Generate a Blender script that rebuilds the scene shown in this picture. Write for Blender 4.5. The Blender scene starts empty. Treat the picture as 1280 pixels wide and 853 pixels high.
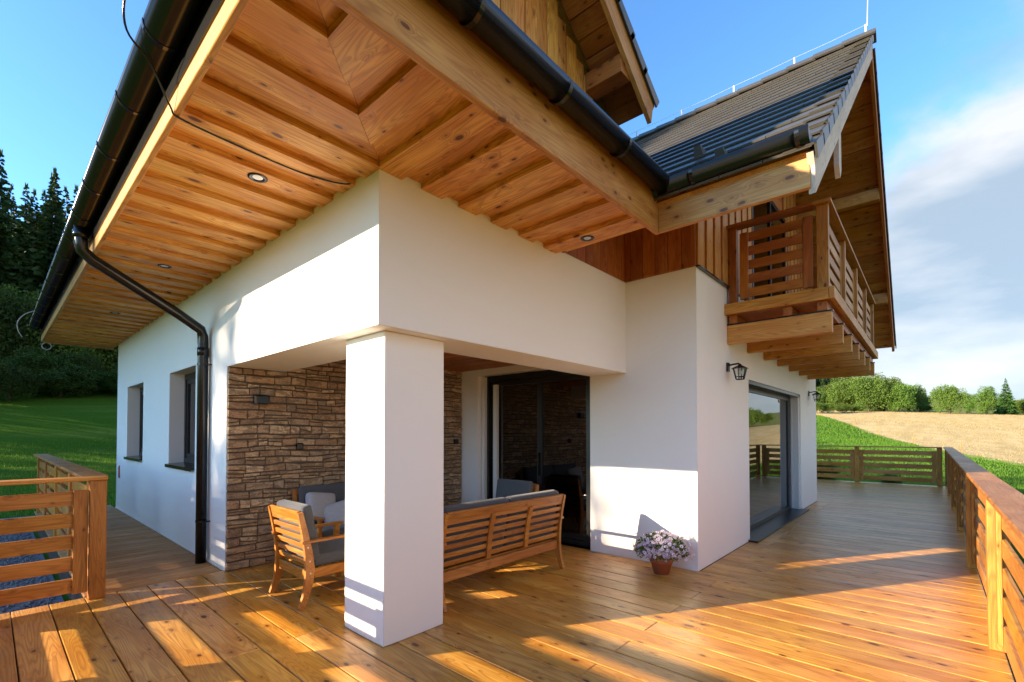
import bpy, math, random
from mathutils import Vector, Matrix, noise

random.seed(7)
SC = bpy.context.scene
COL = SC.collection
R = math.radians

# ------------------------------------------------------------------ camera
cam_d = bpy.data.cameras.new('camera')
cam = bpy.data.objects.new('camera', cam_d)
COL.objects.link(cam)
SC.camera = cam
cam_d.sensor_width = 36.0
cam_d.lens = 585.4 / 1280 * 36.0
cam_d.shift_y = (530.9 - 426.5) / 1280
cam_d.clip_start = 0.05
cam_d.clip_end = 6000
YAW, PITCH = R(41.81), R(1.047)
fw = Vector((math.cos(YAW) * math.cos(PITCH), math.sin(YAW) * math.cos(PITCH), math.sin(PITCH)))
cam.location = (-1.98, -3.055, 1.6)
cam.rotation_euler = fw.to_track_quat('-Z', 'Y').to_euler()

# ------------------------------------------------------------------ sun and sky
SUN_EL = R(16.0)
SUN_XY = Vector((-0.848, 0.530)).normalized()          # towards the sun
to_sun = Vector((SUN_XY.x * math.cos(SUN_EL), SUN_XY.y * math.cos(SUN_EL), math.sin(SUN_EL)))
sun_d = bpy.data.lights.new('sun', 'SUN')
sun_d.energy = 4.5
sun_d.angle = R(0.5)
sun_d.color = (1.0, 0.80, 0.56)
sun = bpy.data.objects.new('sun', sun_d)
COL.objects.link(sun)
sun.rotation_euler = (-to_sun).to_track_quat('-Z', 'Y').to_euler()
sun.location = (-30, 20, 25)

W = bpy.data.worlds.new('World')
SC.world = W
W.use_nodes = True
wn, wl = W.node_tree.nodes, W.node_tree.links
wn.clear()
def wnode(t, **kw):
    n = wn.new(t)
    for k, v in kw.items(): setattr(n, k, v)
    return n
def wmath(op, a, b=None, c=None):
    n = wn.new('ShaderNodeMath'); n.operation = op
    for i, v in enumerate((a, b, c)):
        if v is None: continue
        if isinstance(v, (int, float)): n.inputs[i].default_value = v
        else: wl.new(v, n.inputs[i])
    return n.outputs[0]
sky = wnode('ShaderNodeTexSky', sky_type='NISHITA')
sky.sun_disc = False
sky.sun_elevation = SUN_EL
sky.sun_rotation = math.atan2(SUN_XY.x, SUN_XY.y)
sky.altitude = 600
sky.air_density = 1.0
sky.dust_density = 0.6
sky.ozone_density = 2.2
tcw = wnode('ShaderNodeTexCoord')
sep = wnode('ShaderNodeSeparateXYZ'); wl.new(tcw.outputs['Generated'], sep.inputs[0])
den = wmath('ADD', wmath('MAXIMUM', sep.outputs[2], 0.0), 0.30)
cmb = wnode('ShaderNodeCombineXYZ')
wl.new(wmath('DIVIDE', sep.outputs[0], den), cmb.inputs[0])
wl.new(wmath('DIVIDE', sep.outputs[1], den), cmb.inputs[1])
cmb.inputs[2].default_value = 1.7
n1 = wnode('ShaderNodeTexNoise'); n1.inputs['Scale'].default_value = 1.25
n1.inputs['Detail'].default_value = 8; n1.inputs['Roughness'].default_value = 0.52
n1.inputs['Distortion'].default_value = 0.25
wl.new(cmb.outputs[0], n1.inputs['Vector'])
side = wmath('ADD', wmath('MULTIPLY', sep.outputs[0], 0.28), wmath('MULTIPLY', sep.outputs[1], -0.56))
lift = wmath('MULTIPLY_ADD', sep.outputs[2], -1.05, 0.20)
cov = wmath('ADD', wmath('ADD', n1.outputs['Fac'], side), lift)
mr = wnode('ShaderNodeMapRange', interpolation_type='SMOOTHSTEP')
wl.new(cov, mr.inputs['Value'])
mr.inputs['From Min'].default_value = 0.40
mr.inputs['From Max'].default_value = 0.52
n2 = wnode('ShaderNodeTexNoise'); n2.inputs['Scale'].default_value = 2.3
n2.inputs['Detail'].default_value = 6; n2.inputs['Roughness'].default_value = 0.5
mp2 = wnode('ShaderNodeMapping'); mp2.inputs['Scale'].default_value = (1, 1, 3.0); mp2.inputs['Location'].default_value = (3.1, 0.4, 0)
wl.new(tcw.outputs['Generated'], mp2.inputs[0]); wl.new(mp2.outputs[0], n2.inputs['Vector'])
cr = wnode('ShaderNodeValToRGB')
cr.color_ramp.elements[0].position = 0.38; cr.color_ramp.elements[0].color = (1.12, 1.36, 1.58, 1)
cr.color_ramp.elements[1].position = 0.56; cr.color_ramp.elements[1].color = (2.25, 2.24, 2.22, 1)
wl.new(n2.outputs['Fac'], cr.inputs[0])
mixw = wnode('ShaderNodeMixRGB')
wl.new(wmath('MULTIPLY', mr.outputs[0], 0.93), mixw.inputs[0])
tint = wnode('ShaderNodeMixRGB', blend_type='MULTIPLY'); tint.inputs[0].default_value = 1.0
tint.inputs[2].default_value = (0.60, 0.90, 1.12, 1)
wl.new(sky.outputs[0], tint.inputs[1])
wl.new(tint.outputs[0], mixw.inputs[1]); wl.new(cr.outputs[0], mixw.inputs[2])
bg = wnode('ShaderNodeBackground'); bg.inputs[1].default_value = 0.13
wl.new(mixw.outputs[0], bg.inputs[0])
wo = wnode('ShaderNodeOutputWorld'); wl.new(bg.outputs[0], wo.inputs[0])

# ------------------------------------------------------------------ exposure and render settings
SC.view_settings.view_transform = 'Standard'
SC.view_settings.look = 'None'
SC.view_settings.gamma = 1.0
SC.view_settings.exposure = 1.78
SC.render.engine = 'CYCLES'
SC.cycles.use_denoising = True
SC.cycles.max_bounces = 8
SC.cycles.diffuse_bounces = 5
SC.cycles.glossy_bounces = 4
SC.cycles.transparent_max_bounces = 12
SC.cycles.caustics_reflective = False
SC.cycles.caustics_refractive = False
SC.cycles.sample_clamp_indirect = 6.0

# ------------------------------------------------------------------ materials
def nt(name):
    m = bpy.data.materials.new(name); m.use_nodes = True
    n, l = m.node_tree.nodes, m.node_tree.links
    b = n['Principled BSDF']
    return m, n, l, b
def nmath(n, l, op, a, b=None, c=None):
    x = n.new('ShaderNodeMath'); x.operation = op
    for i, v in enumerate((a, b, c)):
        if v is None: continue
        if isinstance(v, (int, float)): x.inputs[i].default_value = v
        else: l.new(v, x.inputs[i])
    return x.outputs[0]
def smooth(n, l, v, a, b):
    x = n.new('ShaderNodeMapRange'); x.interpolation_type = 'SMOOTHSTEP'
    l.new(v, x.inputs['Value']); x.inputs['From Min'].default_value = a; x.inputs['From Max'].default_value = b
    return x.outputs[0]
def mixc(n, l, f, a, b, mode='MIX'):
    x = n.new('ShaderNodeMixRGB'); x.blend_type = mode
    for i, v in enumerate((f, a, b)):
        if isinstance(v, (int, float)): x.inputs[i].default_value = v
        elif isinstance(v, tuple): x.inputs[i].default_value = v + (1,) if len(v) == 3 else v
        else: l.new(v, x.inputs[i])
    return x.outputs[0]
def texnoise(n, l, vec, scale, detail=4, rough=0.5, dist=0.0):
    x = n.new('ShaderNodeTexNoise'); l.new(vec, x.inputs['Vector'])
    x.inputs['Scale'].default_value = scale; x.inputs['Detail'].default_value = detail
    x.inputs['Roughness'].default_value = rough; x.inputs['Distortion'].default_value = dist
    return x
def mapping(n, l, vec, scale, loc=(0, 0, 0)):
    x = n.new('ShaderNodeMapping'); l.new(vec, x.inputs['Vector'])
    x.inputs['Scale'].default_value = scale; x.inputs['Location'].default_value = loc
    return x.outputs[0]
def bump(n, l, b, h, strength, dist=0.01):
    x = n.new('ShaderNodeBump'); x.inputs['Strength'].default_value = strength
    x.inputs['Distance'].default_value = dist
    l.new(h, x.inputs['Height']); l.new(x.outputs[0], b.inputs['Normal'])

def wood(name, light, mid, dark, rough=0.45, knots=1.0, ring=0.35, vary=0.35, spec=0.4, coat=0.0, grey=0.0):
    """Grain runs along the local X axis of each piece; every piece samples its own stretch."""
    m, n, l, b = nt(name)
    tc = n.new('ShaderNodeTexCoord'); oi = n.new('ShaderNodeObjectInfo')
    cb = n.new('ShaderNodeCombineXYZ')
    l.new(nmath(n, l, 'MULTIPLY', oi.outputs['Random'], 41.0), cb.inputs[0])
    l.new(nmath(n, l, 'MULTIPLY', oi.outputs['Random'], 97.0), cb.inputs[1])
    l.new(nmath(n, l, 'MULTIPLY', oi.outputs['Random'], 13.0), cb.inputs[2])
    va = n.new('ShaderNodeVectorMath'); va.operation = 'ADD'
    l.new(tc.outputs['Object'], va.inputs[0]); l.new(cb.outputs[0], va.inputs[1])
    v = va.outputs[0]
    # knots
    vo = n.new('ShaderNodeTexVoronoi'); vo.voronoi_dimensions = '3D'
    wob = texnoise(n, l, v, 9.0, 2)
    vw = n.new('ShaderNodeVectorMath'); vw.operation = 'MULTIPLY_ADD'
    l.new(wob.outputs['Color'], vw.inputs[0]); vw.inputs[1].default_value = (0.03, 0.02, 0.02)
    l.new(v, vw.inputs[2])
    l.new(mapping(n, l, vw.outputs[0], (5.2, 11.0, 11.0)), vo.inputs['Vector'])
    vo.inputs['Scale'].default_value = 1.0; vo.inputs['Randomness'].default_value = 1.0
    sepc = n.new('ShaderNodeSeparateColor'); l.new(vo.outputs['Color'], sepc.inputs[0])
    clus = texnoise(n, l, v, 1.7, 2)
    pick = nmath(n, l, 'MULTIPLY', smooth(n, l, sepc.outputs[0], 0.06, 0.10), smooth(n, l, clus.outputs['Fac'], 0.36, 0.46))
    size = nmath(n, l, 'MULTIPLY_ADD', nmath(n, l, 'POWER', sepc.outputs[1], 2.5), 0.16, 0.09)
    kd = nmath(n, l, 'DIVIDE', vo.outputs['Distance'], size)
    kcore = nmath(n, l, 'MULTIPLY', nmath(n, l, 'SUBTRACT', 1.0, smooth(n, l, kd, 0.70, 1.05)), pick)
    khalo = nmath(n, l, 'MULTIPLY', nmath(n, l, 'SUBTRACT', 1.0, smooth(n, l, kd, 0.6, 2.6)), pick)
    # growth rings: contour lines of a stretched noise, bent around the knots
    g1 = texnoise(n, l, mapping(n, l, v, (0.42, 5.5, 5.5)), 1.0, 2, 0.45, 0.35)
    gg = nmath(n, l, 'ADD', g1.outputs['Fac'], nmath(n, l, 'MULTIPLY', khalo, 0.10))
    rings = nmath(n, l, 'SINE', nmath(n, l, 'MULTIPLY', gg, 150.0))
    rings = nmath(n, l, 'MULTIPLY_ADD', rings, 0.5, 0.5)
    rings = nmath(n, l, 'POWER', rings, 2.2)
    fib = texnoise(n, l, mapping(n, l, v, (3.0, 95.0, 95.0)), 1.0, 3, 0.6)
    blot = texnoise(n, l, mapping(n, l, v, (0.8, 3.0, 3.0)), 1.6, 3, 0.55)
    c = mixc(n, l, smooth(n, l, blot.outputs['Fac'], 0.36, 0.62), light, mid)
    c = mixc(n, l, nmath(n, l, 'MULTIPLY', rings, ring), c, dark)
    c = mixc(n, l, nmath(n, l, 'MULTIPLY', smooth(n, l, fib.outputs['Fac'], 0.42, 0.70), 0.30), c, dark)
    c = mixc(n, l, nmath(n, l, 'MULTIPLY', khalo, 0.45 * knots), c, dark)
    c = mixc(n, l, nmath(n, l, 'MULTIPLY', kcore, 0.95 * knots), c, tuple(x * 0.42 for x in dark))
    hs = n.new('ShaderNodeHueSaturation'); l.new(c, hs.inputs['Color'])
    rr = n.new('ShaderNodeTexWhiteNoise'); rr.noise_dimensions = '1D'; l.new(oi.outputs['Random'], rr.inputs['W'])
    l.new(nmath(n, l, 'MULTIPLY_ADD', oi.outputs['Random'], vary, 1.0 - vary * 0.5), hs.inputs['Value'])
    l.new(nmath(n, l, 'MULTIPLY_ADD', rr.outputs['Value'], 0.007, 0.4945), hs.inputs['Hue'])
    l.new(nmath(n, l, 'MULTIPLY_ADD', rr.outputs['Value'], 0.05, 0.985 - grey), hs.inputs['Saturation'])
    l.new(hs.outputs[0], b.inputs['Base Color'])
    ro = nmath(n, l, 'MULTIPLY_ADD', blot.outputs['Fac'], 0.22, rough - 0.11)
    l.new(ro, b.inputs['Roughness'])
    b.inputs['Specular IOR Level'].default_value = spec
    if coat: b.inputs['Coat Weight'].default_value = coat; b.inputs['Coat Roughness'].default_value = 0.25
    h = nmath(n, l, 'ADD', nmath(n, l, 'MULTIPLY', fib.outputs['Fac'], 0.6), nmath(n, l, 'MULTIPLY', rings, 0.5))
    bump(n, l, b, h, 0.22, 0.004)
    return m

M = {}
M['deck'] = wood('deck_larch', (0.73, 0.385, 0.088), (0.58, 0.26, 0.043), (0.23, 0.065, 0.009), rough=0.33, knots=1.0, ring=0.40, vary=0.30, spec=0.5)
M['walk'] = wood('walkway_larch', (0.52, 0.29, 0.115), (0.42, 0.215, 0.075), (0.22, 0.095, 0.03), rough=0.62, knots=0.6, ring=0.35, vary=0.30, spec=0.25)
M['soffit'] = wood('soffit_larch', (0.80, 0.435, 0.110), (0.64, 0.275, 0.050), (0.27, 0.068, 0.009), rough=0.5, knots=1.0, ring=0.42, vary=0.28)
M['beam'] = wood('beam_larch', (0.64, 0.345, 0.090), (0.53, 0.25, 0.052), (0.27, 0.085, 0.014), rough=0.5, knots=0.9, ring=0.38, vary=0.18)
M['rail'] = wood('rail_larch', (0.58, 0.275, 0.060), (0.45, 0.19, 0.034), (0.21, 0.06, 0.010), rough=0.45, knots=0.9, ring=0.4, vary=0.30)
M['clad'] = wood('cladding_larch', (0.46, 0.17, 0.040), (0.33, 0.10, 0.020), (0.16, 0.042, 0.008), rough=0.5, knots=0.8, ring=0.3, vary=0.30)
M['gable'] = wood('gable_larch', (0.62, 0.28, 0.065), (0.48, 0.18, 0.032), (0.22, 0.06, 0.010), rough=0.5, knots=1.0, ring=0.4, vary=0.3)
M['chair'] = wood('acacia', (0.52, 0.235, 0.050), (0.40, 0.155, 0.026), (0.19, 0.055, 0.010), rough=0.38, knots=0.35, ring=0.4, vary=0.25, spec=0.5)

def plain(name, col, rough=0.5, metal=0.0, spec=0.5, nscale=0.0, namp=0.0, bscale=0.0, bstr=0.0, bdist=0.003, sheen=0.0):
    m, n, l, b = nt(name)
    b.inputs['Base Color'].default_value = col + (1,)
    b.inputs['Roughness'].default_value = rough
    b.inputs['Metallic'].default_value = metal
    b.inputs['Specular IOR Level'].default_value = spec
    tc = n.new('ShaderNodeTexCoord')
    if nscale:
        t = texnoise(n, l, tc.outputs['Object'], nscale, 6, 0.6)
        c = mixc(n, l, t.outputs['Fac'], tuple(x * (1 - namp) for x in col), tuple(min(1, x * (1 + namp)) for x in col))
        l.new(c, b.inputs['Base Color'])
    if bscale:
        t2 = texnoise(n, l, tc.outputs['Object'], bscale, 3, 0.6)
        bump(n, l, b, t2.outputs['Fac'], bstr, bdist)
    if sheen: b.inputs['Sheen Weight'].default_value = sheen
    return m
M['plaster'] = plain('white_render', (0.86, 0.85, 0.835), 0.9, spec=0.2, nscale=0.9, namp=0.025, bscale=260, bstr=0.35, bdist=0.004)
def soften(m):
    n, l = m.node_tree.nodes, m.node_tree.links
    bv = n.new('ShaderNodeBevel'); bv.samples = 4; bv.inputs['Radius'].default_value = 0.012
    bp = [q for q in n if q.type == 'BUMP'][0]
    tc = [q for q in n if q.type == 'TEX_COORD'][0]
    wv = n.new('ShaderNodeBump'); wv.inputs['Strength'].default_value = 0.25; wv.inputs['Distance'].default_value = 0.03
    t = texnoise(n, l, tc.outputs['Object'], 1.6, 2); l.new(t.outputs['Fac'], wv.inputs['Height'])
    l.new(bv.outputs[0], wv.inputs['Normal']); l.new(wv.outputs[0], bp.inputs['Normal'])
soften(M['plaster'])
M['black'] = plain('black_metal', (0.006, 0.006, 0.0065), 0.22, metal=0.0, spec=0.5, nscale=14, namp=0.3)
M['frame'] = plain('anthracite_frame', (0.009, 0.010, 0.012), 0.35, spec=0.5)
M['white'] = plain('white_profile', (0.72, 0.71, 0.69), 0.45)
M['steel'] = plain('galvanised_steel', (0.60, 0.60, 0.58), 0.4, metal=0.7)
M['fabric'] = plain('grey_fabric', (0.085, 0.088, 0.098), 0.95, spec=0.1, nscale=60, namp=0.22, bscale=900, bstr=0.5, bdist=0.002, sheen=0.2)
M['pillow'] = plain('pale_cushion_fabric', (0.40, 0.40, 0.42), 0.95, spec=0.1, nscale=24, namp=0.18, bscale=700, bstr=0.5, bdist=0.002)
M['terracotta'] = plain('terracotta', (0.36, 0.11, 0.045), 0.75, nscale=20, namp=0.2, bscale=80, bstr=0.2)
M['sign_red'] = plain('red_plastic', (0.45, 0.03, 0.02), 0.4)
M['mortar'] = plain('dark_mortar', (0.11, 0.082, 0.06), 0.95, nscale=8, namp=0.3)
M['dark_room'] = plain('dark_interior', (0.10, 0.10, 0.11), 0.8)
M['soil'] = plain('substructure', (0.03, 0.024, 0.018), 0.95)
M['wire'] = plain('white_wire', (0.45, 0.45, 0.44), 0.5)
M['basket'] = plain('black_wicker', (0.014, 0.013, 0.012), 0.6, nscale=50, namp=0.5, bscale=120, bstr=0.8)
M['seagrass'] = plain('pale_braid', (0.40, 0.29, 0.15), 0.8, nscale=90, namp=0.4)

def tile_mat():
    m, n, l, b = nt('black_roof_tile')
    tc = n.new('ShaderNodeTexCoord'); oi = n.new('ShaderNodeObjectInfo')
    t = texnoise(n, l, tc.outputs['Object'], 7.0, 5, 0.6)
    geo = n.new('ShaderNodeNewGeometry')
    r2 = nmath(n, l, 'ADD', oi.outputs['Random'], geo.outputs['Random Per Island'])
    c = mixc(n, l, t.outputs['Fac'], (0.046, 0.044, 0.040), (0.082, 0.076, 0.064))
    hs = n.new('ShaderNodeHueSaturation'); l.new(c, hs.inputs['Color'])
    l.new(nmath(n, l, 'MULTIPLY_ADD', r2, 0.20, 0.8), hs.inputs['Value'])
    l.new(hs.outputs[0], b.inputs['Base Color'])
    b.inputs['Roughness'].default_value = 0.33
    t2 = texnoise(n, l, tc.outputs['Object'], 120.0, 2)
    bump(n, l, b, t2.outputs['Fac'], 0.2, 0.003)
    return m
M['tile'] = tile_mat()

def stone_mat():
    m, n, l, b = nt('split_stone')
    tc = n.new('ShaderNodeTexCoord'); oi = n.new('ShaderNodeObjectInfo'); geo = n.new('ShaderNodeNewGeometry')
    rnd = nmath(n, l, 'FRACT', nmath(n, l, 'ADD', oi.outputs['Random'], geo.outputs['Random Per Island']))
    cb = n.new('ShaderNodeCombineXYZ')
    for i, k in enumerate((57.0, 23.0, 71.0)):
        l.new(nmath(n, l, 'MULTIPLY', rnd, k), cb.inputs[i])
    va = n.new('ShaderNodeVectorMath'); va.operation = 'ADD'
    l.new(tc.outputs['Object'], va.inputs[0]); l.new(cb.outputs[0], va.inputs[1])
    ramp = n.new('ShaderNodeValToRGB'); e = ramp.color_ramp.elements
    e[0].position = 0.0; e[0].color = (0.34, 0.235, 0.15, 1)
    e[1].position = 1.0; e[1].color = (0.72, 0.54, 0.35, 1)
    for pos, c in ((0.22, (0.50, 0.32, 0.185, 1)), (0.42, (0.58, 0.40, 0.235, 1)), (0.6, (0.40, 0.30, 0.21, 1)), (0.8, (0.64, 0.46, 0.28, 1))):
        x = e.new(pos); x.color = c
    l.new(rnd, ramp.inputs[0])
    t = texnoise(n, l, mapping(n, l, va.outputs[0], (7, 7, 17)), 1.0, 4, 0.6, 0.6)
    t2 = texnoise(n, l, va.outputs[0], 60.0, 5, 0.65)
    c = mixc(n, l, nmath(n, l, 'MULTIPLY', smooth(n, l, t.outputs['Fac'], 0.47, 0.53), 0.60), ramp.outputs[0], (0.20, 0.135, 0.085))
    c = mixc(n, l, smooth(n, l, t2.outputs['Fac'], 0.35, 0.75), mixc(n, l, 1.0, c, (0.72, 0.72, 0.72), 'MULTIPLY'), mixc(n, l, 1.0, c, (1.22, 1.2, 1.15), 'MULTIPLY'))
    l.new(c, b.inputs['Base Color'])
    b.inputs['Roughness'].default_value = 0.85
    h = nmath(n, l, 'ADD', nmath(n, l, 'MULTIPLY', t.outputs['Fac'], 1.0), nmath(n, l, 'MULTIPLY', t2.outputs['Fac'], 0.5))
    bump(n, l, b, h, 0.8, 0.02)
    return m
M['stone'] = stone_mat()

def glass_mat(name, ior, tint):
    m = bpy.data.materials.new(name); m.use_nodes = True
    n, l = m.node_tree.nodes, m.node_tree.links
    n.clear()
    fr = n.new('ShaderNodeFresnel'); fr.inputs[0].default_value = ior
    tr = n.new('ShaderNodeBsdfTransparent'); tr.inputs[0].default_value = tint + (1,)
    gl = n.new('ShaderNodeBsdfGlossy'); gl.inputs['Roughness'].default_value = 0.0
    gl.inputs[0].default_value = (0.95, 0.97, 1.0, 1)
    mx = n.new('ShaderNodeMixShader'); l.new(fr.outputs[0], mx.inputs[0]); l.new(tr.outputs[0], mx.inputs[1]); l.new(gl.outputs[0], mx.inputs[2])
    o = n.new('ShaderNodeOutputMaterial'); l.new(mx.outputs[0], o.inputs[0])
    return m
M['glass'] = glass_mat('coated_glass', 2.4, (0.55, 0.60, 0.62))
M['glass_dark'] = glass_mat('tinted_glass', 1.95, (0.45, 0.50, 0.54))
M['glass_clear'] = glass_mat('clear_glass', 1.5, (0.9, 0.92, 0.92))

def leaf_mat(name, c1, c2, trans=0.25):
    m, n, l, b = nt(name)
    geo = n.new('ShaderNodeNewGeometry'); oi = n.new('ShaderNodeObjectInfo')
    c = mixc(n, l, geo.outputs['Random Per Island'], c1, c2)
    hs = n.new('ShaderNodeHueSaturation'); l.new(c, hs.inputs['Color'])
    l.new(nmath(n, l, 'MULTIPLY_ADD', oi.outputs['Random'], 0.5, 0.75), hs.inputs['Value'])
    l.new(nmath(n, l, 'MULTIPLY_ADD', oi.outputs['Random'], 0.03, 0.485), hs.inputs['Hue'])
    l.new(hs.outputs[0], b.inputs['Base Color'])
    b.inputs['Roughness'].default_value = 0.65; b.inputs['Specular IOR Level'].default_value = 0.25
    tl = n.new('ShaderNodeBsdfTranslucent'); l.new(hs.outputs[0], tl.inputs[0])
    mx = n.new('ShaderNodeMixShader'); mx.inputs[0].default_value = trans
    l.new(b.outputs[0], mx.inputs[1]); l.new(tl.outputs[0], mx.inputs[2])
    l.new(mx.outputs[0], n['Material Output'].inputs[0])
    return m
M['leaf'] = leaf_mat('broad_leaf', (0.075, 0.135, 0.018), (0.13, 0.205, 0.032))
M['leaf_dark'] = leaf_mat('dark_broad_leaf', (0.036, 0.082, 0.014), (0.066, 0.125, 0.024))
M['needle'] = leaf_mat('conifer_needle', (0.026, 0.062, 0.018), (0.050, 0.095, 0.026), 0.15)
M['leaf_small'] = leaf_mat('small_leaf', (0.06, 0.14, 0.02), (0.12, 0.22, 0.04))
M['bark'] = plain('bark', (0.075, 0.052, 0.036), 0.9, nscale=6, namp=0.4, bscale=25, bstr=0.6, bdist=0.02)
M['petal'] = leaf_mat('lilac_petal', (0.40, 0.30, 0.58), (0.82, 0.78, 0.84), 0.3)
M['pollen'] = plain('yellow_flower_centre', (0.55, 0.36, 0.04), 0.8)
M['grass'] = leaf_mat('grass_blade', (0.075, 0.17, 0.014), (0.13, 0.25, 0.024), 0.4)
M['straw'] = leaf_mat('dry_grass_stem', (0.46, 0.345, 0.15), (0.58, 0.45, 0.22), 0.4)

def ground_mat():
    m, n, l, b = nt('meadow_and_field')
    tc = n.new('ShaderNodeTexCoord'); P = tc.outputs['Object']
    sx = n.new('ShaderNodeSeparateXYZ'); l.new(P, sx.inputs[0])
    w = texnoise(n, l, P, 0.05, 4, 0.6)
    d = nmath(n, l, 'ADD', nmath(n, l, 'MULTIPLY', sx.outputs[0], 0.38), nmath(n, l, 'MULTIPLY', sx.outputs[1], -0.925))
    d = nmath(n, l, 'ADD', d, nmath(n, l, 'MULTIPLY_ADD', w.outputs['Fac'], 9.0, -4.5))
    tan = smooth(n, l, d, 27.6, 29.0)
    far = smooth(n, l, nmath(n, l, 'ADD', sx.outputs[0], nmath(n, l, 'MULTIPLY', w.outputs['Fac'], 30.0)), 182.0, 190.0)
    tan = nmath(n, l, 'MULTIPLY', tan, nmath(n, l, 'SUBTRACT', 1.0, nmath(n, l, 'MULTIPLY', far, 0.75)))
    a1 = texnoise(n, l, P, 0.35, 6, 0.62); a2 = texnoise(n, l, P, 6.0, 6, 0.7)
    strp = texnoise(n, l, mapping(n, l, P, (0.10, 0.75, 1.0)), 1.0, 4, 0.6)
    g = mixc(n, l, a1.outputs['Fac'], (0.042, 0.105, 0.008), (0.072, 0.15, 0.012))
    g = mixc(n, l, nmath(n, l, 'MULTIPLY', smooth(n, l, strp.outputs['Fac'], 0.5, 0.68), 0.55), g, (0.11, 0.17, 0.026))
    g = mixc(n, l, nmath(n, l, 'MULTIPLY', smooth(n, l, a2.outputs['Fac'], 0.42, 0.7), 0.5), g, (0.032, 0.085, 0.008))
    s = mixc(n, l, smooth(n, l, a1.outputs['Fac'], 0.35, 0.66), (0.50, 0.37, 0.165), (0.62, 0.475, 0.235))
    s = mixc(n, l, nmath(n, l, 'MULTIPLY', smooth(n, l, strp.outputs['Fac'], 0.45, 0.62), 0.55), s, (0.42, 0.32, 0.135))
    s = mixc(n, l, nmath(n, l, 'MULTIPLY', smooth(n, l, a2.outputs['Fac'], 0.45, 0.72), 0.16), s, (0.30, 0.22, 0.09))
    l.new(mixc(n, l, tan, g, s), b.inputs['Base Color'])
    b.inputs['Roughness'].default_value = 0.95; b.inputs['Specular IOR Level'].default_value = 0.05
    bump(n, l, b, a2.outputs['Fac'], 0.5, 0.10)
    return m
M['ground'] = ground_mat()
M['gravel'] = plain('grey_gravel', (0.16, 0.165, 0.18), 0.9, nscale=30, namp=0.5)

# ------------------------------------------------------------------ mesh helpers
class MB:
    def __init__(s): s.v = []; s.f = []
    def add(s, vs, fs):
        k = len(s.v); s.v += [tuple(p) for p in vs]; s.f += [tuple(i + k for i in f) for f in fs]; return s
    def box(s, x0, x1, y0, y1, z0, z1):
        return s.add([(x0, y0, z0), (x1, y0, z0), (x1, y1, z0), (x0, y1, z0), (x0, y0, z1), (x1, y0, z1), (x1, y1, z1), (x0, y1, z1)],
                     [(0, 3, 2, 1), (4, 5, 6, 7), (0, 1, 5, 4), (1, 2, 6, 5), (2, 3, 7, 6), (3, 0, 4, 7)])
    def prism(s, poly, axis, a, b):
        """poly: 2D points (in the plane of the two other axes, counter-clockwise), swept along axis from a to b."""
        def P(p, t):
            if axis == 'x': return (t, p[0], p[1])
            if axis == 'y': return (p[0], t, p[1])
            return (p[0], p[1], t)
        n = len(poly)
        vs = [P(p, a) for p in poly] + [P(p, b) for p in poly]
        fs = [tuple(range(n)), tuple(range(2 * n - 1, n - 1, -1))] + [(i, i + n, (i + 1) % n + n, (i + 1) % n) for i in range(n)]
        return s.add(vs, fs)
    def tube(s, pts, r, n=8, caps=True):
        pts = [Vector(p) for p in pts]; k = len(pts); rings = []
        rr = r if isinstance(r, (list, tuple)) else [r] * k
        up = Vector((0, 0, 1))
        for i, p in enumerate(pts):
            t = (pts[min(i + 1, k - 1)] - pts[max(i - 1, 0)]).normalized()
            a = t.cross(up)
            if a.length < 1e-3: a = t.cross(Vector((1, 0, 0)))
            a.normalize(); c = a.cross(t).normalized()
            rings.append([p + (a * math.cos(j * 2 * math.pi / n) + c * math.sin(j * 2 * math.pi / n)) * rr[i] for j in range(n)])
        vs = [q for g in rings for q in g]; fs = []
        for i in range(k - 1):
            for j in range(n):
                fs.append((i * n + j, i * n + (j + 1) % n, (i + 1) * n + (j + 1) % n, (i + 1) * n + j))
        if caps: fs += [tuple(range(n))[::-1], tuple((k - 1) * n + j for j in range(n))]
        return s.add(vs, fs)
    def lathe(s, prof, n=20, c=(0, 0, 0)):
        vs = []; fs = []
        for (r, z) in prof:
            for j in range(n):
                a = j * 2 * math.pi / n; vs.append((c[0] + r * math.cos(a), c[1] + r * math.sin(a), c[2] + z))
        for i in range(len(prof) - 1):
            for j in range(n):
                fs.append((i * n + j, i * n + (j + 1) % n, (i + 1) * n + (j + 1) % n, (i + 1) * n + j))
        return s.add(vs, fs)
    def sweep(s, pts, w, d):
        """rectangular section (w along x, d across the path) along a path in the y-z plane."""
        vs = []; k = len(pts)
        for i, (x, y, z) in enumerate(pts):
            a = pts[max(i - 1, 0)]; b = pts[min(i + 1, k - 1)]
            ty, tz = b[1] - a[1], b[2] - a[2]; q = math.hypot(ty, tz) or 1
            ny, nz = -tz / q, ty / q
            dd = d[i] if isinstance(d, (list, tuple)) else d
            for (sx, sd) in ((-1, -1), (1, -1), (1, 1), (-1, 1)):
                vs.append((x + sx * w / 2, y + sd * ny * dd / 2, z + sd * nz * dd / 2))
        fs = [(3, 2, 1, 0), tuple((k - 1) * 4 + j for j in range(4))]
        for i in range(k - 1):
            for j in range(4):
                fs.append((i * 4 + j, i * 4 + (j + 1) % 4, (i + 1) * 4 + (j + 1) % 4, (i + 1) * 4 + j))
        return s.add(vs, fs)
    def mesh(s, name):
        m = bpy.data.meshes.new(name); m.from_pydata(s.v, [], s.f); m.update(); return m

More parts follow.
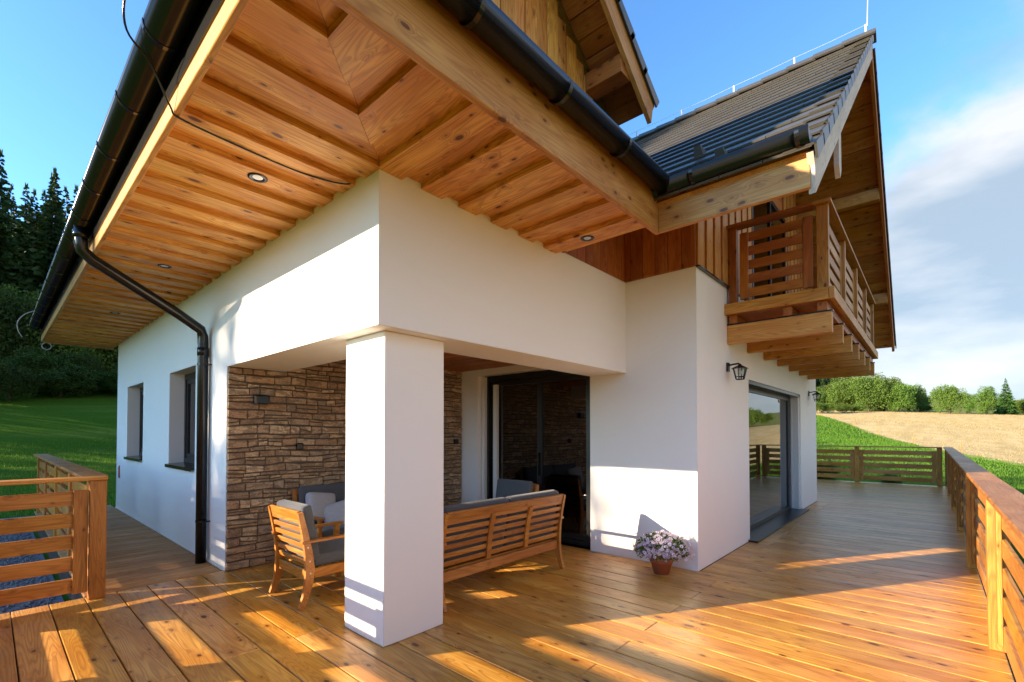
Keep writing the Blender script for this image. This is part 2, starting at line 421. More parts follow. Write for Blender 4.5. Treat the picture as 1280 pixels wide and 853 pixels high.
def mobj(name, mesh, mat=None, parent=None, loc=(0, 0, 0), rot=(0, 0, 0), smooth_=False):
    o = bpy.data.objects.new(name, mesh); COL.objects.link(o)
    if mat is not None and not mesh.materials: mesh.materials.append(mat)
    if parent is not None: o.parent = parent
    o.location = loc; o.rotation_euler = rot
    if smooth_:
        for p in mesh.polygons: p.use_smooth = True
    return o
def part(name, mb, mat, parent=None, loc=(0, 0, 0), rot=(0, 0, 0), smooth_=False):
    return mobj(name, mb.mesh(name), mat, parent, loc, rot, smooth_)
def tag(o, label, cat, group=None):
    o['label'] = label; o['category'] = cat
    if group: o['group'] = group
    return o
def thing(name, label, cat, loc=(0, 0, 0), rz=0.0, group=None):
    o = bpy.data.objects.new(name, None); COL.objects.link(o); o.empty_display_size = 0.1
    o.location = loc; o.rotation_euler = (0, 0, rz)
    return tag(o, label, cat, group)
def dup(o, parent=None):
    c = o.copy(); COL.objects.link(c); c.parent = parent
    for ch in o.children: dup(ch, c)
    return c

_cb = {}
def cbox(l, w, h, c=0.004, mat=None):
    """chamfered box centred on the origin, long side along X; cached, shared between alike pieces."""
    key = (round(l, 3), round(w, 3), round(h, 3), c, mat.name if mat else '')
    if key in _cb: return _cb[key]
    c = min(c, l / 3, w / 3, h / 3)
    a, b, d = l / 2, w / 2, h / 2
    vs = []; idx = {}
    for sx in (-1, 1):
        for sy in (-1, 1):
            for sz in (-1, 1):
                for k in range(3):
                    p = [sx * (a - (0 if k == 0 else c)), sy * (b - (0 if k == 1 else c)), sz * (d - (0 if k == 2 else c))]
                    idx[(sx, sy, sz, k)] = len(vs); vs.append(tuple(p))
    fs = []
    def quad(q):
        n = len(q); cen = [sum(vs[i][t] for i in q) / n for t in range(3)]
        e1 = Vector(vs[q[1]]) - Vector(vs[q[0]]); e2 = Vector(vs[q[2]]) - Vector(vs[q[0]])
        if e1.cross(e2).dot(Vector(cen)) < 0: q = q[::-1]
        fs.append(tuple(q))
    for s in (-1, 1):
        quad([idx[(s, -1, -1, 0)], idx[(s, 1, -1, 0)], idx[(s, 1, 1, 0)], idx[(s, -1, 1, 0)]])
        quad([idx[(-1, s, -1, 1)], idx[(1, s, -1, 1)], idx[(1, s, 1, 1)], idx[(-1, s, 1, 1)]])
        quad([idx[(-1, -1, s, 2)], idx[(1, -1, s, 2)], idx[(1, 1, s, 2)], idx[(-1, 1, s, 2)]])
        for t in (-1, 1):
            quad([idx[(s, t, -1, 0)], idx[(s, t, 1, 0)], idx[(s, t, 1, 1)], idx[(s, t, -1, 1)]])
            quad([idx[(s, -1, t, 0)], idx[(s, 1, t, 0)], idx[(s, 1, t, 2)], idx[(s, -1, t, 2)]])
            quad([idx[(-1, s, t, 1)], idx[(1, s, t, 1)], idx[(1, s, t, 2)], idx[(-1, s, t, 2)]])
            for u in (-1, 1):
                quad([idx[(s, t, u, 0)], idx[(s, t, u, 1)], idx[(s, t, u, 2)]])
    m = bpy.data.meshes.new('piece'); m.from_pydata(vs, [], fs); m.update()
    if mat: m.materials.append(mat)
    _cb[key] = m
    return m
def bar(name, x0, x1, y0, y1, z0, z1, mat, parent, c=0.004):
    """axis-aligned timber whose grain follows its longest side."""
    dx, dy, dz = x1 - x0, y1 - y0, z1 - z0
    loc = ((x0 + x1) / 2, (y0 + y1) / 2, (z0 + z1) / 2)
    if dx >= dy and dx >= dz: return mobj(name, cbox(dx, dy, dz, c, mat), mat, parent, loc)
    if dy >= dz: return mobj(name, cbox(dy, dx, dz, c, mat), mat, parent, loc, (0, 0, math.pi / 2))
    return mobj(name, cbox(dz, dy, dx, c, mat), mat, parent, loc, (0, math.pi / 2, 0))
def soft_box(lx, ly, lz, r, n=7, puff=0.0):
    """rounded cushion."""
    vs = []; key = {}; fs = []
    def vid(p):
        k = tuple(round(t, 5) for t in p)
        if k not in key:
            key[k] = len(vs)
            q = Vector(p); inner = Vector((math.copysign(min(abs(q.x) * lx / 2, lx / 2 - r), q.x), math.copysign(min(abs(q.y) * ly / 2, ly / 2 - r), q.y), math.copysign(min(abs(q.z) * lz / 2, lz / 2 - r), q.z)))
            full = Vector((q.x * lx / 2, q.y * ly / 2, q.z * lz / 2)); dv = full - inner
            out = inner + (dv.normalized() * r if dv.length > 1e-9 else dv)
            if puff:
                f = (1 - q.x * q.x) * (1 - q.y * q.y); out.z *= (1 + puff * f) if lz < min(lx, ly) else 1
            vs.append(tuple(out))
        return key[k]
    g = [math.sin((-1 + 2 * i / n) * math.pi / 2) for i in range(n + 1)]
    for ax in range(3):
        for s in (-1, 1):
            for i in range(n):
                for j in range(n):
                    q = []
                    for (a, b) in ((g[i], g[j]), (g[i + 1], g[j]), (g[i + 1], g[j + 1]), (g[i], g[j + 1])):
                        p = [0, 0, 0]; p[ax] = s; p[(ax + 1) % 3] = a; p[(ax + 2) % 3] = b; q.append(vid(p))
                    fs.append(tuple(q if s > 0 else q[::-1]))
    b = MB(); b.v = vs; b.f = fs
    return b
def wall_grid(name, axis, a0, a1, ub, zb, holes, mat, parent):
    """plaster wall slab between a0 and a1 on `axis`, cells between breaks, holes = set of (i, j); no inner faces."""
    nu, nz = len(ub) - 1, len(zb) - 1
    solid = lambda i, j: 0 <= i < nu and 0 <= j < nz and (i, j) not in holes
    b = MB()
    def P(a, u, z): return (a, u, z) if axis == 'x' else (u, a, z)
    flip = axis == 'y'
    def q(pts):
        if flip: pts = pts[::-1]
        b.add(pts, [(0, 1, 2, 3)])
    for i in range(nu):
        for j in range(nz):
            if not solid(i, j): continue
            u0, u1, z0, z1 = ub[i], ub[i + 1], zb[j], zb[j + 1]
            q([P(a0, u1, z0), P(a0, u0, z0), P(a0, u0, z1), P(a0, u1, z1)])
            q([P(a1, u0, z0), P(a1, u1, z0), P(a1, u1, z1), P(a1, u0, z1)])
            if not solid(i - 1, j): q([P(a0, u0, z0), P(a1, u0, z0), P(a1, u0, z1), P(a0, u0, z1)])
            if not solid(i + 1, j): q([P(a1, u1, z0), P(a0, u1, z0), P(a0, u1, z1), P(a1, u1, z1)])
            if not solid(i, j - 1): q([P(a0, u0, z0), P(a0, u1, z0), P(a1, u1, z0), P(a1, u0, z0)])
            if not solid(i, j + 1): q([P(a0, u1, z1), P(a0, u0, z1), P(a1, u0, z1), P(a1, u1, z1)])
    return part(name, b, mat, parent)

# ------------------------------------------------------------------ terrain
def smoothstep(a, b, x):
    t = max(0.0, min(1.0, (x - a) / (b - a))); return t * t * (3 - 2 * t)
def H(x, y):
    far = -3.2 + 0.06 * x + 0.08 * y
    if y > 14: far += 0.13 * (y - 14) * smoothstep(14, 40, y)
    if far < -9: far = -9 + (far + 9) * 0.25
    if far > 70: far = 70 + (far - 70) * 0.2
    dx = max(-9 - x, 0, x - 17.5); dy = max(-3.6 - y, 0, y - 17)
    w = 1 - smoothstep(0.0, 26.0, math.hypot(dx, dy))
    und = 0.5 * noise.noise(Vector((x * 0.02, y * 0.02, 0.3))) * smoothstep(20, 90, math.hypot(x, y)) * 3
    return far * (1 - w) + (-0.42) * w + und
g = MB(); NA, radii = 150, [0]
r = 3.0
while r < 1500: radii.append(r); r *= 1.075
g.v.append((3.0, 2.0, H(3, 2)))
for rr in radii[1:]:
    for k in range(NA):
        a = 2 * math.pi * k / NA; x, y = 3 + rr * math.cos(a), 2 + rr * math.sin(a); g.v.append((x, y, H(x, y)))
for k in range(NA): g.f.append((0, 1 + k, 1 + (k + 1) % NA))
for i in range(len(radii) - 2):
    for k in range(NA):
        p0 = 1 + i * NA; p1 = p0 + NA
        g.f.append((p0 + k, p1 + k, p1 + (k + 1) % NA, p0 + (k + 1) % NA))
ground = part('ground', g, M['ground'], smooth_=True); ground['kind'] = 'structure'

# ------------------------------------------------------------------ deck
deck_b = MB()
deck_b.box(-2.36, 17.24, -3.46, 3.10, -0.40, -0.06)
deck = part('deck', deck_b, M['soil']); deck['kind'] = 'structure'
PW = 0.2441; GAP = 0.008
def plank(cx, y0, y1):
    bar('plank', cx - PW / 2 + GAP / 2, cx + PW / 2 - GAP / 2, y0 + 0.0015, y1 - 0.0015, -0.032, 0.0 + random.uniform(-0.0008, 0.0008), M['deck'], deck, 0.004)
k = 0
while True:
    s0 = -1.826 - 2 * PW + k * PW; k += 1
    cx = s0 + PW / 2
    if cx > 17.2: break
    y_top = 3.10 if cx < 3.46 else (-1.04 if cx < 11.15 else 4.0)
    if cx < 0.10:
        jn = [-3.44, -1.9, 0.68, y_top] if k % 2 else [-3.44, -1.1, y_top]
    else:
        jn = ([-3.44, -1.305, y_top] if k % 2 else [-3.44, y_top]) if y_top > -1.2 else [-3.44, y_top]
    for a, b_ in zip(jn, jn[1:]): plank(cx, a, b_)
deck_b2 = MB(); deck_b2.box(11.2, 17.24, 3.102, 4.02, -0.40, -0.06)
part('substructure', deck_b2, M['soil'], deck)
edge = bar('edge_board', -2.36, -1.26, 3.103, 3.133, -0.30, -0.04, M['beam'], deck)
bar('edge_board', 17.245, 17.275, -3.46, 4.0, -0.30, -0.002, M['beam'], deck)

walk_b = MB(); walk_b.box(-1.30, -0.14, 3.14, 10.62, -0.40, -0.06)
walk = part('walkway', walk_b, M['soil']); walk['kind'] = 'structure'
yy = 3.105
bar('plank', -1.30, -0.14, yy, yy + 0.055, -0.032, 0.004, M['walk'], walk, 0.004)
yy += 0.058
while yy < 10.6:
    bar('plank', -1.33, -0.145, yy, yy + 0.140, -0.032, random.uniform(-0.001, 0.001), M['walk'], walk, 0.004)
    yy += 0.146

# ------------------------------------------------------------------ house shell
house = thing('house', 'white rendered house with timber eaves, black tiled gable roofs and a corner porch', 'house')
PL = M['plaster']
WX, WY, XW, YWG, XE, YE = -0.135, -0.125, 3.508, -1.032, 11.085, 10.0
ZB, ZT, YS = 2.376, 3.552, 3.02
wall_grid('wall', 'x', WX, 0.30, [YS + 0.03, 4.29, 5.65, 7.47, 8.90, YE], [0.0, 1.13, ZB, 2.515, ZT], {(1, 1), (1, 2), (3, 1), (3, 2)}, PL, house)
b = MB(); b.prism([(WX, WY), (XW, WY), (XW, 0.42), (0.52, 0.42), (0.52, YS + 0.03), (WX, YS + 0.03)][::-1], 'z', ZB, ZT); part('beam', b, PL, house)
pil = soft_box(0.58, 0.58, ZB, 0.012, 3); part('pillar', pil, PL, house, (0.29, 0.29, ZB / 2))
wall_grid('wall', 'x', XW, 3.90, [YWG, 0.42, 2.62, 3.40], [0.0, 2.56, ZT], {(1, 0)}, PL, house)
wall_grid('wall', 'y', YWG, -0.65, [3.90, 5.585, 9.31, XE], [0.0, 2.40, ZT], {(1, 0)}, PL, house)
b = MB(); b.box(10.7, XE, -0.648, 8.0, 0, ZT); part('wall', b, PL, house)
b = MB(); b.box(0.302, XE, 9.6, YE, 0, ZT); part('wall', b, PL, house)
b = MB(); b.box(10.7, XE, 8.002, 9.598, 0, ZT); part('wall', b, PL, house)
# stone wall core behind the porch, inner room
b = MB(); b.box(0.302, XW - 0.002, YS + 0.05, YS + 0.35, 0, ZT); part('wall', b, PL, house)
room = MB(); room.box(3.905, 10.69, -0.645, 5.0, 2.66, 2.70); room.box(3.905, 10.69, -0.645, 5.0, 0.001, 0.02); room.box(3.905, 10.69, 5.0, 5.1, 0.02, 2.66)
room.box(3.84, 3.90, 3.402, 5.0, 0.02, 2.66)
part('interior', room, M['dark_room'], house)
ward = MB()
for i in range(6): ward.box(4.6 + i * 0.42, 5.0 + i * 0.42, 4.4, 4.96, 0.03, 2.3)
part('cupboard', ward, M['clad'], house)
# plinth strip
b = MB(); b.box(WX - 0.012, WX - 0.002, YS + 0.02, YE, 0.004, 0.02); part('base_strip', b, M['white'], house)

# porch ceiling boards
ceil = MB(); ceil.box(0.53, XW - 0.002, 0.43, YS + 0.04, 2.685, 2.72)
ceil = part('porch_ceiling', ceil, M['clad'], house)
x = 0.53
while x < XW - 0.05:
    bar('ceiling_board', x, min(x + 0.136, XW - 0.01), 0.43, YS + 0.02, 2.655, 2.684, M['clad'], ceil, 0.004); x += 0.14
# upper inner faces of the beams
# ------------------------------------------------------------------ stone cladding
back = MB(); back.box(WX + 0.012, XW - 0.003, YS + 0.012, YS + 0.029, 0.0, ZB - 0.002); back.box(0.53, XW - 0.003, YS + 0.012, YS + 0.049, ZB, 2.68)
clad_st = part('stone_cladding', back, M['mortar'], house)
rs = random.Random(11)
def stone_mesh(x0, x1, b0, b1, t0, t1, d):
    """one split stone; b and t are the heights of its bed and top joints at its two ends."""
    nx = 4; cx, cz = (x0 + x1) / 2, (b0 + b1 + t0 + t1) / 4; vs = []; fs = []; G = 0.0018
    pr = [rs.uniform(0.55, 1.0) for _ in range(nx + 1)]; tilt = rs.uniform(-0.25, 0.25); sk = rs.uniform(-0.012, 0.012)
    for i in range(nx + 1):
        f = i / nx; lo = b0 + (b1 - b0) * f + G + rs.uniform(0, 0.004) - cz; hi = t0 + (t1 - t0) * f - G - rs.uniform(0, 0.004) - cz
        x = x0 + G + (x1 - x0 - 2 * G) * f - cx; h = hi - lo; fr = d * pr[i]
        sx = 0.007 if i == 0 else (-0.007 if i == nx else 0.0)
        vs += [(x - sk * 0.5 * (i in (0, nx)), 0.02, lo), (x + sx, -fr * (1 - max(0, tilt)) * 0.8, lo + h * 0.10), (x + sx, -fr * (1 + min(0, tilt)), hi - h * 0.12), (x + sk * 0.5 * (i in (0, nx)), 0.02, hi)]
    for i in range(nx):
        for j in range(3): fs.append((i * 4 + j, (i + 1) * 4 + j, (i + 1) * 4 + j + 1, i * 4 + j + 1))
    fs += [(0, 1, 2, 3), (nx * 4 + 3, nx * 4 + 2, nx * 4 + 1, nx * 4)]
    return vs, fs, (cx, YS + 0.008, cz)
stones = []
beds = [0.0]
while beds[-1] < 2.66:
    nxt = beds[-1] + rs.choice((0.056, 0.07, 0.078, 0.09, 0.102))
    if beds[-1] < ZB - 0.003 < nxt + 0.03: nxt = ZB - 0.003
    if nxt > 2.62: nxt = 2.676
    beds.append(nxt)
def bed(i, x):
    z = beds[i]
    if i == 0 or i == len(beds) - 1 or abs(z - (ZB - 0.003)) < 1e-6: return z
    return z + 0.030 * noise.noise(Vector((x * 4.2, i * 7.3, 0.5)))
for i in range(len(beds) - 1):
    x = (WX + 0.004) if beds[i + 1] < ZB else 0.53
    while x < XW - 0.03:
        w = rs.uniform(0.11, 0.34)
        if x + w > XW - 0.09: w = XW - 0.006 - x
        x1 = x + w; q = (bed(i, x), bed(i, x1), bed(i + 1, x), bed(i + 1, x1))
        if rs.random() < 0.25 and min(q[2] - q[0], q[3] - q[1]) > 0.055:
            f0, f1 = rs.uniform(0.3, 0.7), rs.uniform(0.3, 0.7); m0 = q[0] + (q[2] - q[0]) * f0; m1 = q[1] + (q[3] - q[1]) * f1
            stones.append((x, x1, q[0], q[1], m0, m1)); stones.append((x, x1, m0, m1, q[2], q[3]))
        else: stones.append((x, x1) + q)
        x = x1
order = sorted(range(len(stones)), key=lambda i: (0 if stones[i][0] < 0.95 else (1 if stones[i][1] > 3.0 else 2), stones[i][0]))
rest = MB()
for n_, i in enumerate(order):
    vs, fs, c = stone_mesh(*stones[i], rs.uniform(0.012, 0.036))
    if n_ < 300:
        b = MB(); b.add(vs, fs); part('stone', b, M['stone'], clad_st, c)
    else:
        rest.add([(a + c[0], e + c[1], f + c[2]) for a, e, f in vs], fs)
if rest.v:
    o = part('stone', rest, M['stone'], clad_st); o['kind'] = 'stuff'

# ------------------------------------------------------------------ windows in the long wall
def window(y0, y1):
    fx = 0.06
    f = MB()
    for (a, c, d, e) in ((y0 + .001, y0 + 0.075, 1.135, 2.51), (y1 - 0.075, y1 - .001, 1.135, 2.51), (y0 + 0.075, y1 - 0.075, 1.135, 1.215), (y0 + 0.075, y1 - 0.075, 2.43, 2.51)):
        f.box(fx, fx + 0.07, a, c, d, e)
    w = part('window', f, M['frame'], house)
    s = MB()
    for (a, c, d, e) in ((y0 + 0.078, y0 + 0.14, 1.218, 2.427), (y1 - 0.14, y1 - 0.078, 1.218, 2.427), (y0 + 0.14, y1 - 0.14, 1.218, 1.285), (y0 + 0.14, y1 - 0.14, 2.36, 2.427)):
        s.box(fx + 0.012, fx + 0.06, a, c, d, e)
    part('sash', s, M['frame'], w)
    p = MB(); p.box(fx + 0.03, fx + 0.036, y0 + 0.14, y1 - 0.14, 1.285, 2.36); part('pane', p, M['glass_dark'], w)
    q = MB(); q.box(fx + 0.10, fx + 0.11, y0 + 0.05, y1 - 0.05, 1.15, 2.50); part('dark_backing', q, M['dark_room'], w)  # dark sheet standing in for the unlit room behind the pane
    t = MB(); t.prism([(WX - 0.045, 1.108), (fx - 0.002, 1.128), (fx - 0.002, 1.150), (WX - 0.045, 1.132)][::-1], 'y', y0 + 0.001, y1 - 0.001)
    t.box(WX - 0.048, WX - 0.0455, y0 + 0.001, y1 - 0.001, 1.085, 1.132)
    part('sill', t, M['black'], w)
window(4.29, 5.65); window(7.47, 8.90)

# ------------------------------------------------------------------ porch sliding door
dx = 3.64
d = MB()
for (y0, y1, z0, z1) in ((0.422, 0.50, 0.0, 2.555), (2.49, 2.60, 0.0, 2.555), (0.50, 2.49, 2.46, 2.555), (0.50, 2.49, 0.003, 0.07)):
    d.box(dx, dx + 0.10, y0, y1, z0, z1)
door = part('sliding_door', d, M['frame'], house)
s = MB()
for (y0, y1, z0, z1) in ((1.38, 1.47, 0.075, 2.455), (0.505, 0.58, 0.075, 2.455), (0.58, 1.38, 2.38, 2.455), (0.58, 1.38, 0.075, 0.16)):
    s.box(dx + 0.02, dx + 0.07, y0, y1, z0, z1)
part('leaf_frame', s, M['frame'], door)
s = MB()
for (y0, y1, z0, z1) in ((2.28, 2.36, 0.075, 2.40), ): s.box(dx - 0.035, dx + 0.018, y0, y1, z0, z1)
leaf = part('leaf_edge', s, M['white'], door)
for (z0, z1) in ((2.38, 2.455), (0.075, 0.16)):
    s = MB(); s.box(dx + 0.028, dx + 0.062, 1.472, 2.485, z0, z1); part('leaf_rail', s, M['frame'], door)
p = MB(); p.box(dx + 0.04, dx + 0.05, 0.58, 1.38, 0.16, 2.38); part('pane', p, M['glass_dark'], door)
p = MB(); p.box(dx + 0.042, dx + 0.048, 1.472, 2.485, 0.16, 2.38); part('pane', p, M['glass_dark'], door)
s = MB(); s.box(dx - 0.06, dx - 0.002, 2.535, 2.60, 0.0, 2.54); part('jamb', s, M['white'], door)
s = MB(); s.box(dx - 0.012, dx + 0.0185, 1.405, 1.43, 0.95, 1.30); part('handle', s, M['black'], door)

# ------------------------------------------------------------------ wing sliding door
gy = -0.86
d = MB()
for (x0, x1, z0, z1) in ((5.587, 5.66, 0.03, 2.395), (9.02, 9.16, 0.03, 2.395), (5.66, 9.02, 2.27, 2.395), (5.66, 9.02, 0.03, 0.10)):
    d.box(x0, x1, gy, gy + 0.14, z0, z1)
door2 = part('sliding_door', d, M['frame'], house)
for x0, x1 in ((5.665, 7.30), (7.38, 9.015)):
    s = MB()
    for (a, c, e, f) in ((x0, x0 + 0.06, 0.105, 2.265), (x1 - 0.06, x1, 0.105, 2.265), (x0 + 0.06, x1 - 0.06, 2.20, 2.265), (x0 + 0.06, x1 - 0.06, 0.105, 0.17)):
        s.box(a, c, gy + 0.045, gy + 0.10, e, f)
    part('leaf_frame', s, M['frame'], door2)
p = MB(); p.box(5.66, 9.02, gy + 0.02, gy + 0.03, 0.10, 2.27); part('pane', p, M['glass'], door2)
s = MB(); s.box(9.162, 9.30, gy + 0.02, gy + 0.12, 0.03, 2.395); part('jamb', s, M['white'], door2)
s = MB(); s.box(9.225, 9.306, YWG + 0.03, gy - 0.01, 0.03, 2.39); part('guide_rail', s, M['white'], door2)
s = MB(); s.box(5.50, 9.36, YWG - 0.13, gy + 0.15, 0.003, 0.026); part('threshold', s, M['frame'], door2)
s = MB(); s.box(5.59, 9.30, YWG + 0.01, gy - 0.002, 2.345, 2.395); part('blind_box', s, M['frame'], door2)

# ------------------------------------------------------------------ eaves: soffits with lapped boards
EX, EY = -1.245, -1.150          # inner face of the fascias
SZ0, SZ1, SZ2 = 3.494, 3.538, 3.562
XS_END = 2.12
sof = MB(); sof.box(EX, WX - 0.002, EY, 10.50, SZ2 + 0.001, SZ2 + 0.02)
sof.box(WX, XS_END, EY, WY - 0.002, SZ2 + 0.001, SZ2 + 0.02)
soffit = part('soffit', sof, M['soffit'], house)
def poly_board(poly, z0, z1, along):
    """horizontal board from a plan outline; local X follows the board."""
    if along == 'x': pp = [(p[0], p[1]) for p in poly]; rot = 0
    else: pp = [(p[1], -p[0]) for p in poly]; rot = math.pi / 2
    cx = sum(p[0] for p in pp) / len(pp); cy = sum(p[1] for p in pp) / len(pp)
    pp = [(p[0] - cx, p[1] - cy) for p in pp]
    ar = sum(pp[i][0] * pp[(i + 1) % len(pp)][1] - pp[(i + 1) % len(pp)][0] * pp[i][1] for i in range(len(pp)))
    if ar < 0: pp = pp[::-1]
    b = MB(); b.prism(pp[::-1], 'z', 0, z1 - z0)
    X, Y = (cx, cy) if not rot else (-cy, cx)
    part('soffit_board', b, M['soffit'], soffit, (X, Y, z0), (0, 0, rot))
PB, LOWW = 0.385, 0.205
def rows(lo, hi):
    k = math.floor((lo - 0.235) / PB)
    while True:
        c = 0.235 + k * PB; k += 1
        if c > hi: return
        yield c, c + LOWW, True
        yield c + LOWW - 0.0, c + PB, False
GP = 0.0015
def rows_long(hi):
    for a, c, low in rows(EY, -0.14):
        if a < -0.16 or low: yield a, c, low
    yield 0.055, 0.20, False
    k = 0
    while 0.20 + k * 0.345 < hi:
        c = 0.20 + k * 0.345; k += 1
        yield c, c + 0.185, True
        yield c + 0.185, c + 0.345, False
for a, c, low in rows_long(10.5):           # long side, boards run across the eave
    a, c = max(a, EY), min(c, 10.49)
    if c - a < 0.02: continue
    a += GP if not low else 0
    z0, z1 = (SZ0, SZ1) if low else (SZ1 + 0.0005, SZ2)
    if not low: a -= 0.012; c += 0.012
    if c <= WX: pts = [(EX, a), (a + GP, a), (c + GP, c), (EX, c)]; pts = [(EX, a), (a - GP, a), (c - GP, c), (EX, c)]
    elif a >= WX: pts = [(EX, a), (WX - 0.002, a), (WX - 0.002, c), (EX, c)]
    else: pts = [(EX, a), (a - GP, a), (WX - 0.002, WX - 0.002), (WX - 0.002, c), (EX, c)]
    poly_board(pts, z0, z1, 'x')
for a, c, low in rows(EX, XS_END):         # gable side
    a, c = max(a, EX), min(c, XS_END)
    if c - a < 0.02: continue
    z0, z1 = (SZ0, SZ1) if low else (SZ1 + 0.0005, SZ2)
    if not low: a -= 0.012; c += 0.012
    a, c = max(a, EY + 0.003), min(c, XS_END)
    if c - a < 0.02: continue
    if c <= WX: pts = [(a, EY), (c, EY), (c, c - GP), (a, a - GP)]
    elif a >= WX: pts = [(a, EY), (c, EY), (c, WY - 0.002), (a, WY - 0.002)]
    else: pts = [(a, EY), (c, EY), (c, WY - 0.002), (WX, WY - 0.002), (a, a - GP)]
    poly_board(pts, z0, z1, 'y')
# fascias
bar('fascia', EX - 0.036, EX - 0.001, -1.22, 10.53, 3.480, 3.90, M['beam'], house)
bar('fascia', EX, XS_END + 0.05, EY - 0.05, EY - 0.001, 3.455, 3.86, M['beam'], house)
bar('fascia', XS_END + 0.002, XS_END + 0.05, -2.40, EY - 0.052, 3.455, 3.86, M['beam'], house)
bar('fascia', EX, WX, 10.502, 10.535, 3.46, 3.66, M['beam'], house)
fl = MB(); fl.box(EX - 0.046, EX - 0.037, -1.24, 10.53, 3.590, 3.91); part('flashing', fl, M['black'], house)

# gutters: half-round troughs with brackets
def gutter(name, p0, p1, r):
    p0, p1 = Vector(p0), Vector(p1); t = (p1 - p0).normalized(); a = Vector((t.y, -t.x, 0))
    b = MB(); n = 14; L = (p1 - p0).length
    prof = [(math.cos(math.pi + math.pi * i / n) * r, math.sin(math.pi + math.pi * i / n) * r) for i in range(n + 1)]
    prof = [(-r - 0.014, 0.010), (-r - 0.010, -0.006)] + prof + [(r, 0.02)]
    inn = [(x * 0.965, z * 0.965 + 0.004) for x, z in prof]
    ring = prof + inn[::-1]; m = len(ring)
    for P in (p0, p1): b.v += [tuple(P + a * x + Vector((0, 0, z))) for x, z in ring]
    for i in range(m): b.f.append((i, (i + 1) % m, m + (i + 1) % m, m + i))
    for off in (0, m):
        b.f.append(tuple(off + i for i in range(2, 2 + n + 1)))
    o = part(name, b, M['black'], house, smooth_=False)
    for p in o.data.polygons: p.use_smooth = len(p.vertices) == 4
    k = 0.35
    while k < L:
        c = MB(); P = p0 + t * k
        for i in range(n):
            q = []
            for (x, z) in (prof[2 + i], prof[3 + i]):
                for e in (-0.014, 0.014): q.append(tuple(P + t * e + a * x * 1.02 + Vector((0, 0, z * 1.02))))
            c.add(q + [tuple(Vector(v) + (P - Vector(v)).normalized() * -0.006) for v in q], [(0, 1, 3, 2), (4, 6, 7, 5), (0, 4, 5, 1), (2, 3, 7, 6), (0, 2, 6, 4), (1, 5, 7, 3)])
        part('gutter_bracket', c, M['black'], o)
        k += 0.78
    return o
GZ = 3.79
gutter('gutter', (-1.375, 10.52, GZ), (-1.375, -1.33, GZ), 0.088)
gutter('gutter', (-1.46, -1.30, GZ + 0.03), (2.02, -1.30, GZ + 0.03), 0.086)
gutter('gutter', (2.03, -1.215, GZ + 0.03), (2.03, -2.42, GZ + 0.03), 0.086)

# downpipe
b = MB()
pp = [(-1.375, 3.42, 3.72), (-1.375, 3.42, 3.56), (-1.36, 3.43, 3.48), (-1.28, 3.45, 3.41)]
pp += [(-1.28 + 1.00 * t, 3.45 + 0.22 * t, 3.41 - 0.49 * t) for t in (0.2, 0.4, 0.6, 0.8)]
pp += [(-0.24, 3.675, 2.88), (-0.215, 3.69, 2.80), (-0.21, 3.69, 2.70), (-0.21, 3.69, 0.0)]
b.tube(pp, 0.058, 16)
pipe = part('downpipe', b, M['black'], house, smooth_=True)
c = MB(); c.lathe([(0.058, 0), (0.064, 0), (0.064, 0.10), (0.058, 0.10)], 16, (-0.21, 3.69, 2.56)); part('collar', c, M['black'], pipe, smooth_=True)
c = MB(); c.lathe([(0.058, 0), (0.066, 0), (0.066, 0.07), (0.058, 0.07)], 16, (-1.375, 3.42, 3.60)); part('collar', c, M['black'], pipe, smooth_=True)
for zz in (2.44, 0.5):
    c = MB(); c.lathe([(0.058, 0), (0.063, 0), (0.063, 0.025), (0.058, 0.025)], 16, (-0.21, 3.69, zz)); c.box(-0.21, WX - 0.001, 3.60, 3.615, zz + 0.004, zz + 0.02)
    part('pipe_clip', c, M['black'], pipe)

# ------------------------------------------------------------------ roofs
TW, TC, TT = 0.33, 0.345, 0.020
def tile_frame(origin, along, up):
    """matrix whose X runs along the eave, Y up the slope, Z out of the roof."""
    a, u = Vector(along).normalized(), Vector(up).normalized(); n = a.cross(u).normalized()
    m = Matrix.Identity(4)
    for i, v in enumerate((a, u, n)):
        for j in range(3): m[j][i] = v[j]
    m.translation = Vector(origin)
    return m
_tm = None
def tile_mesh():
    global _tm
    if _tm is None:
        b = MB(); w, l = TW - 0.006, 0.42
        th = 0.052
        # wedge: the upper edge is tucked under the next course
        b.add([(-w / 2, 0, th - TT), (w / 2, 0, th - TT), (w / 2, l, 0.002), (-w / 2, l, 0.002), (-w / 2, 0.004, th), (w / 2, 0.004, th), (w / 2, l, TT), (-w / 2, l, TT)],
              [(0, 3, 2, 1), (4, 5, 6, 7), (0, 1, 5, 4), (1, 2, 6, 5), (2, 3, 7, 6), (3, 0, 4, 7)])
        _tm = b.mesh('roof_tile'); _tm.materials.append(M['tile'])
    return _tm
def lay_tiles(roof, frame, ncol, nrow, singles, keep=None):
    tm = tile_mesh(); rest = MB(); cnt = 0
    for cidx in range(ncol):
        for ridx in range(nrow):
            sh = 0.5 * TW if ridx % 2 else 0.0
            loc = Vector(((cidx + 0.5) * TW + sh, ridx * TC, 0))
            if keep and not keep(loc.x, loc.y): continue
            mt = frame @ Matrix.Translation(loc)
            if cnt < singles:
                o = bpy.data.objects.new('roof_tile', tm); COL.objects.link(o); o.parent = roof; o.matrix_local = mt; cnt += 1
            else:
                rest.add([tuple(mt @ v.co) for v in tm.vertices], [tuple(p.vertices) for p in tm.polygons])
    if rest.v:
        o = part('roof_tile', rest, M['tile'], roof); o['kind'] = 'stuff'
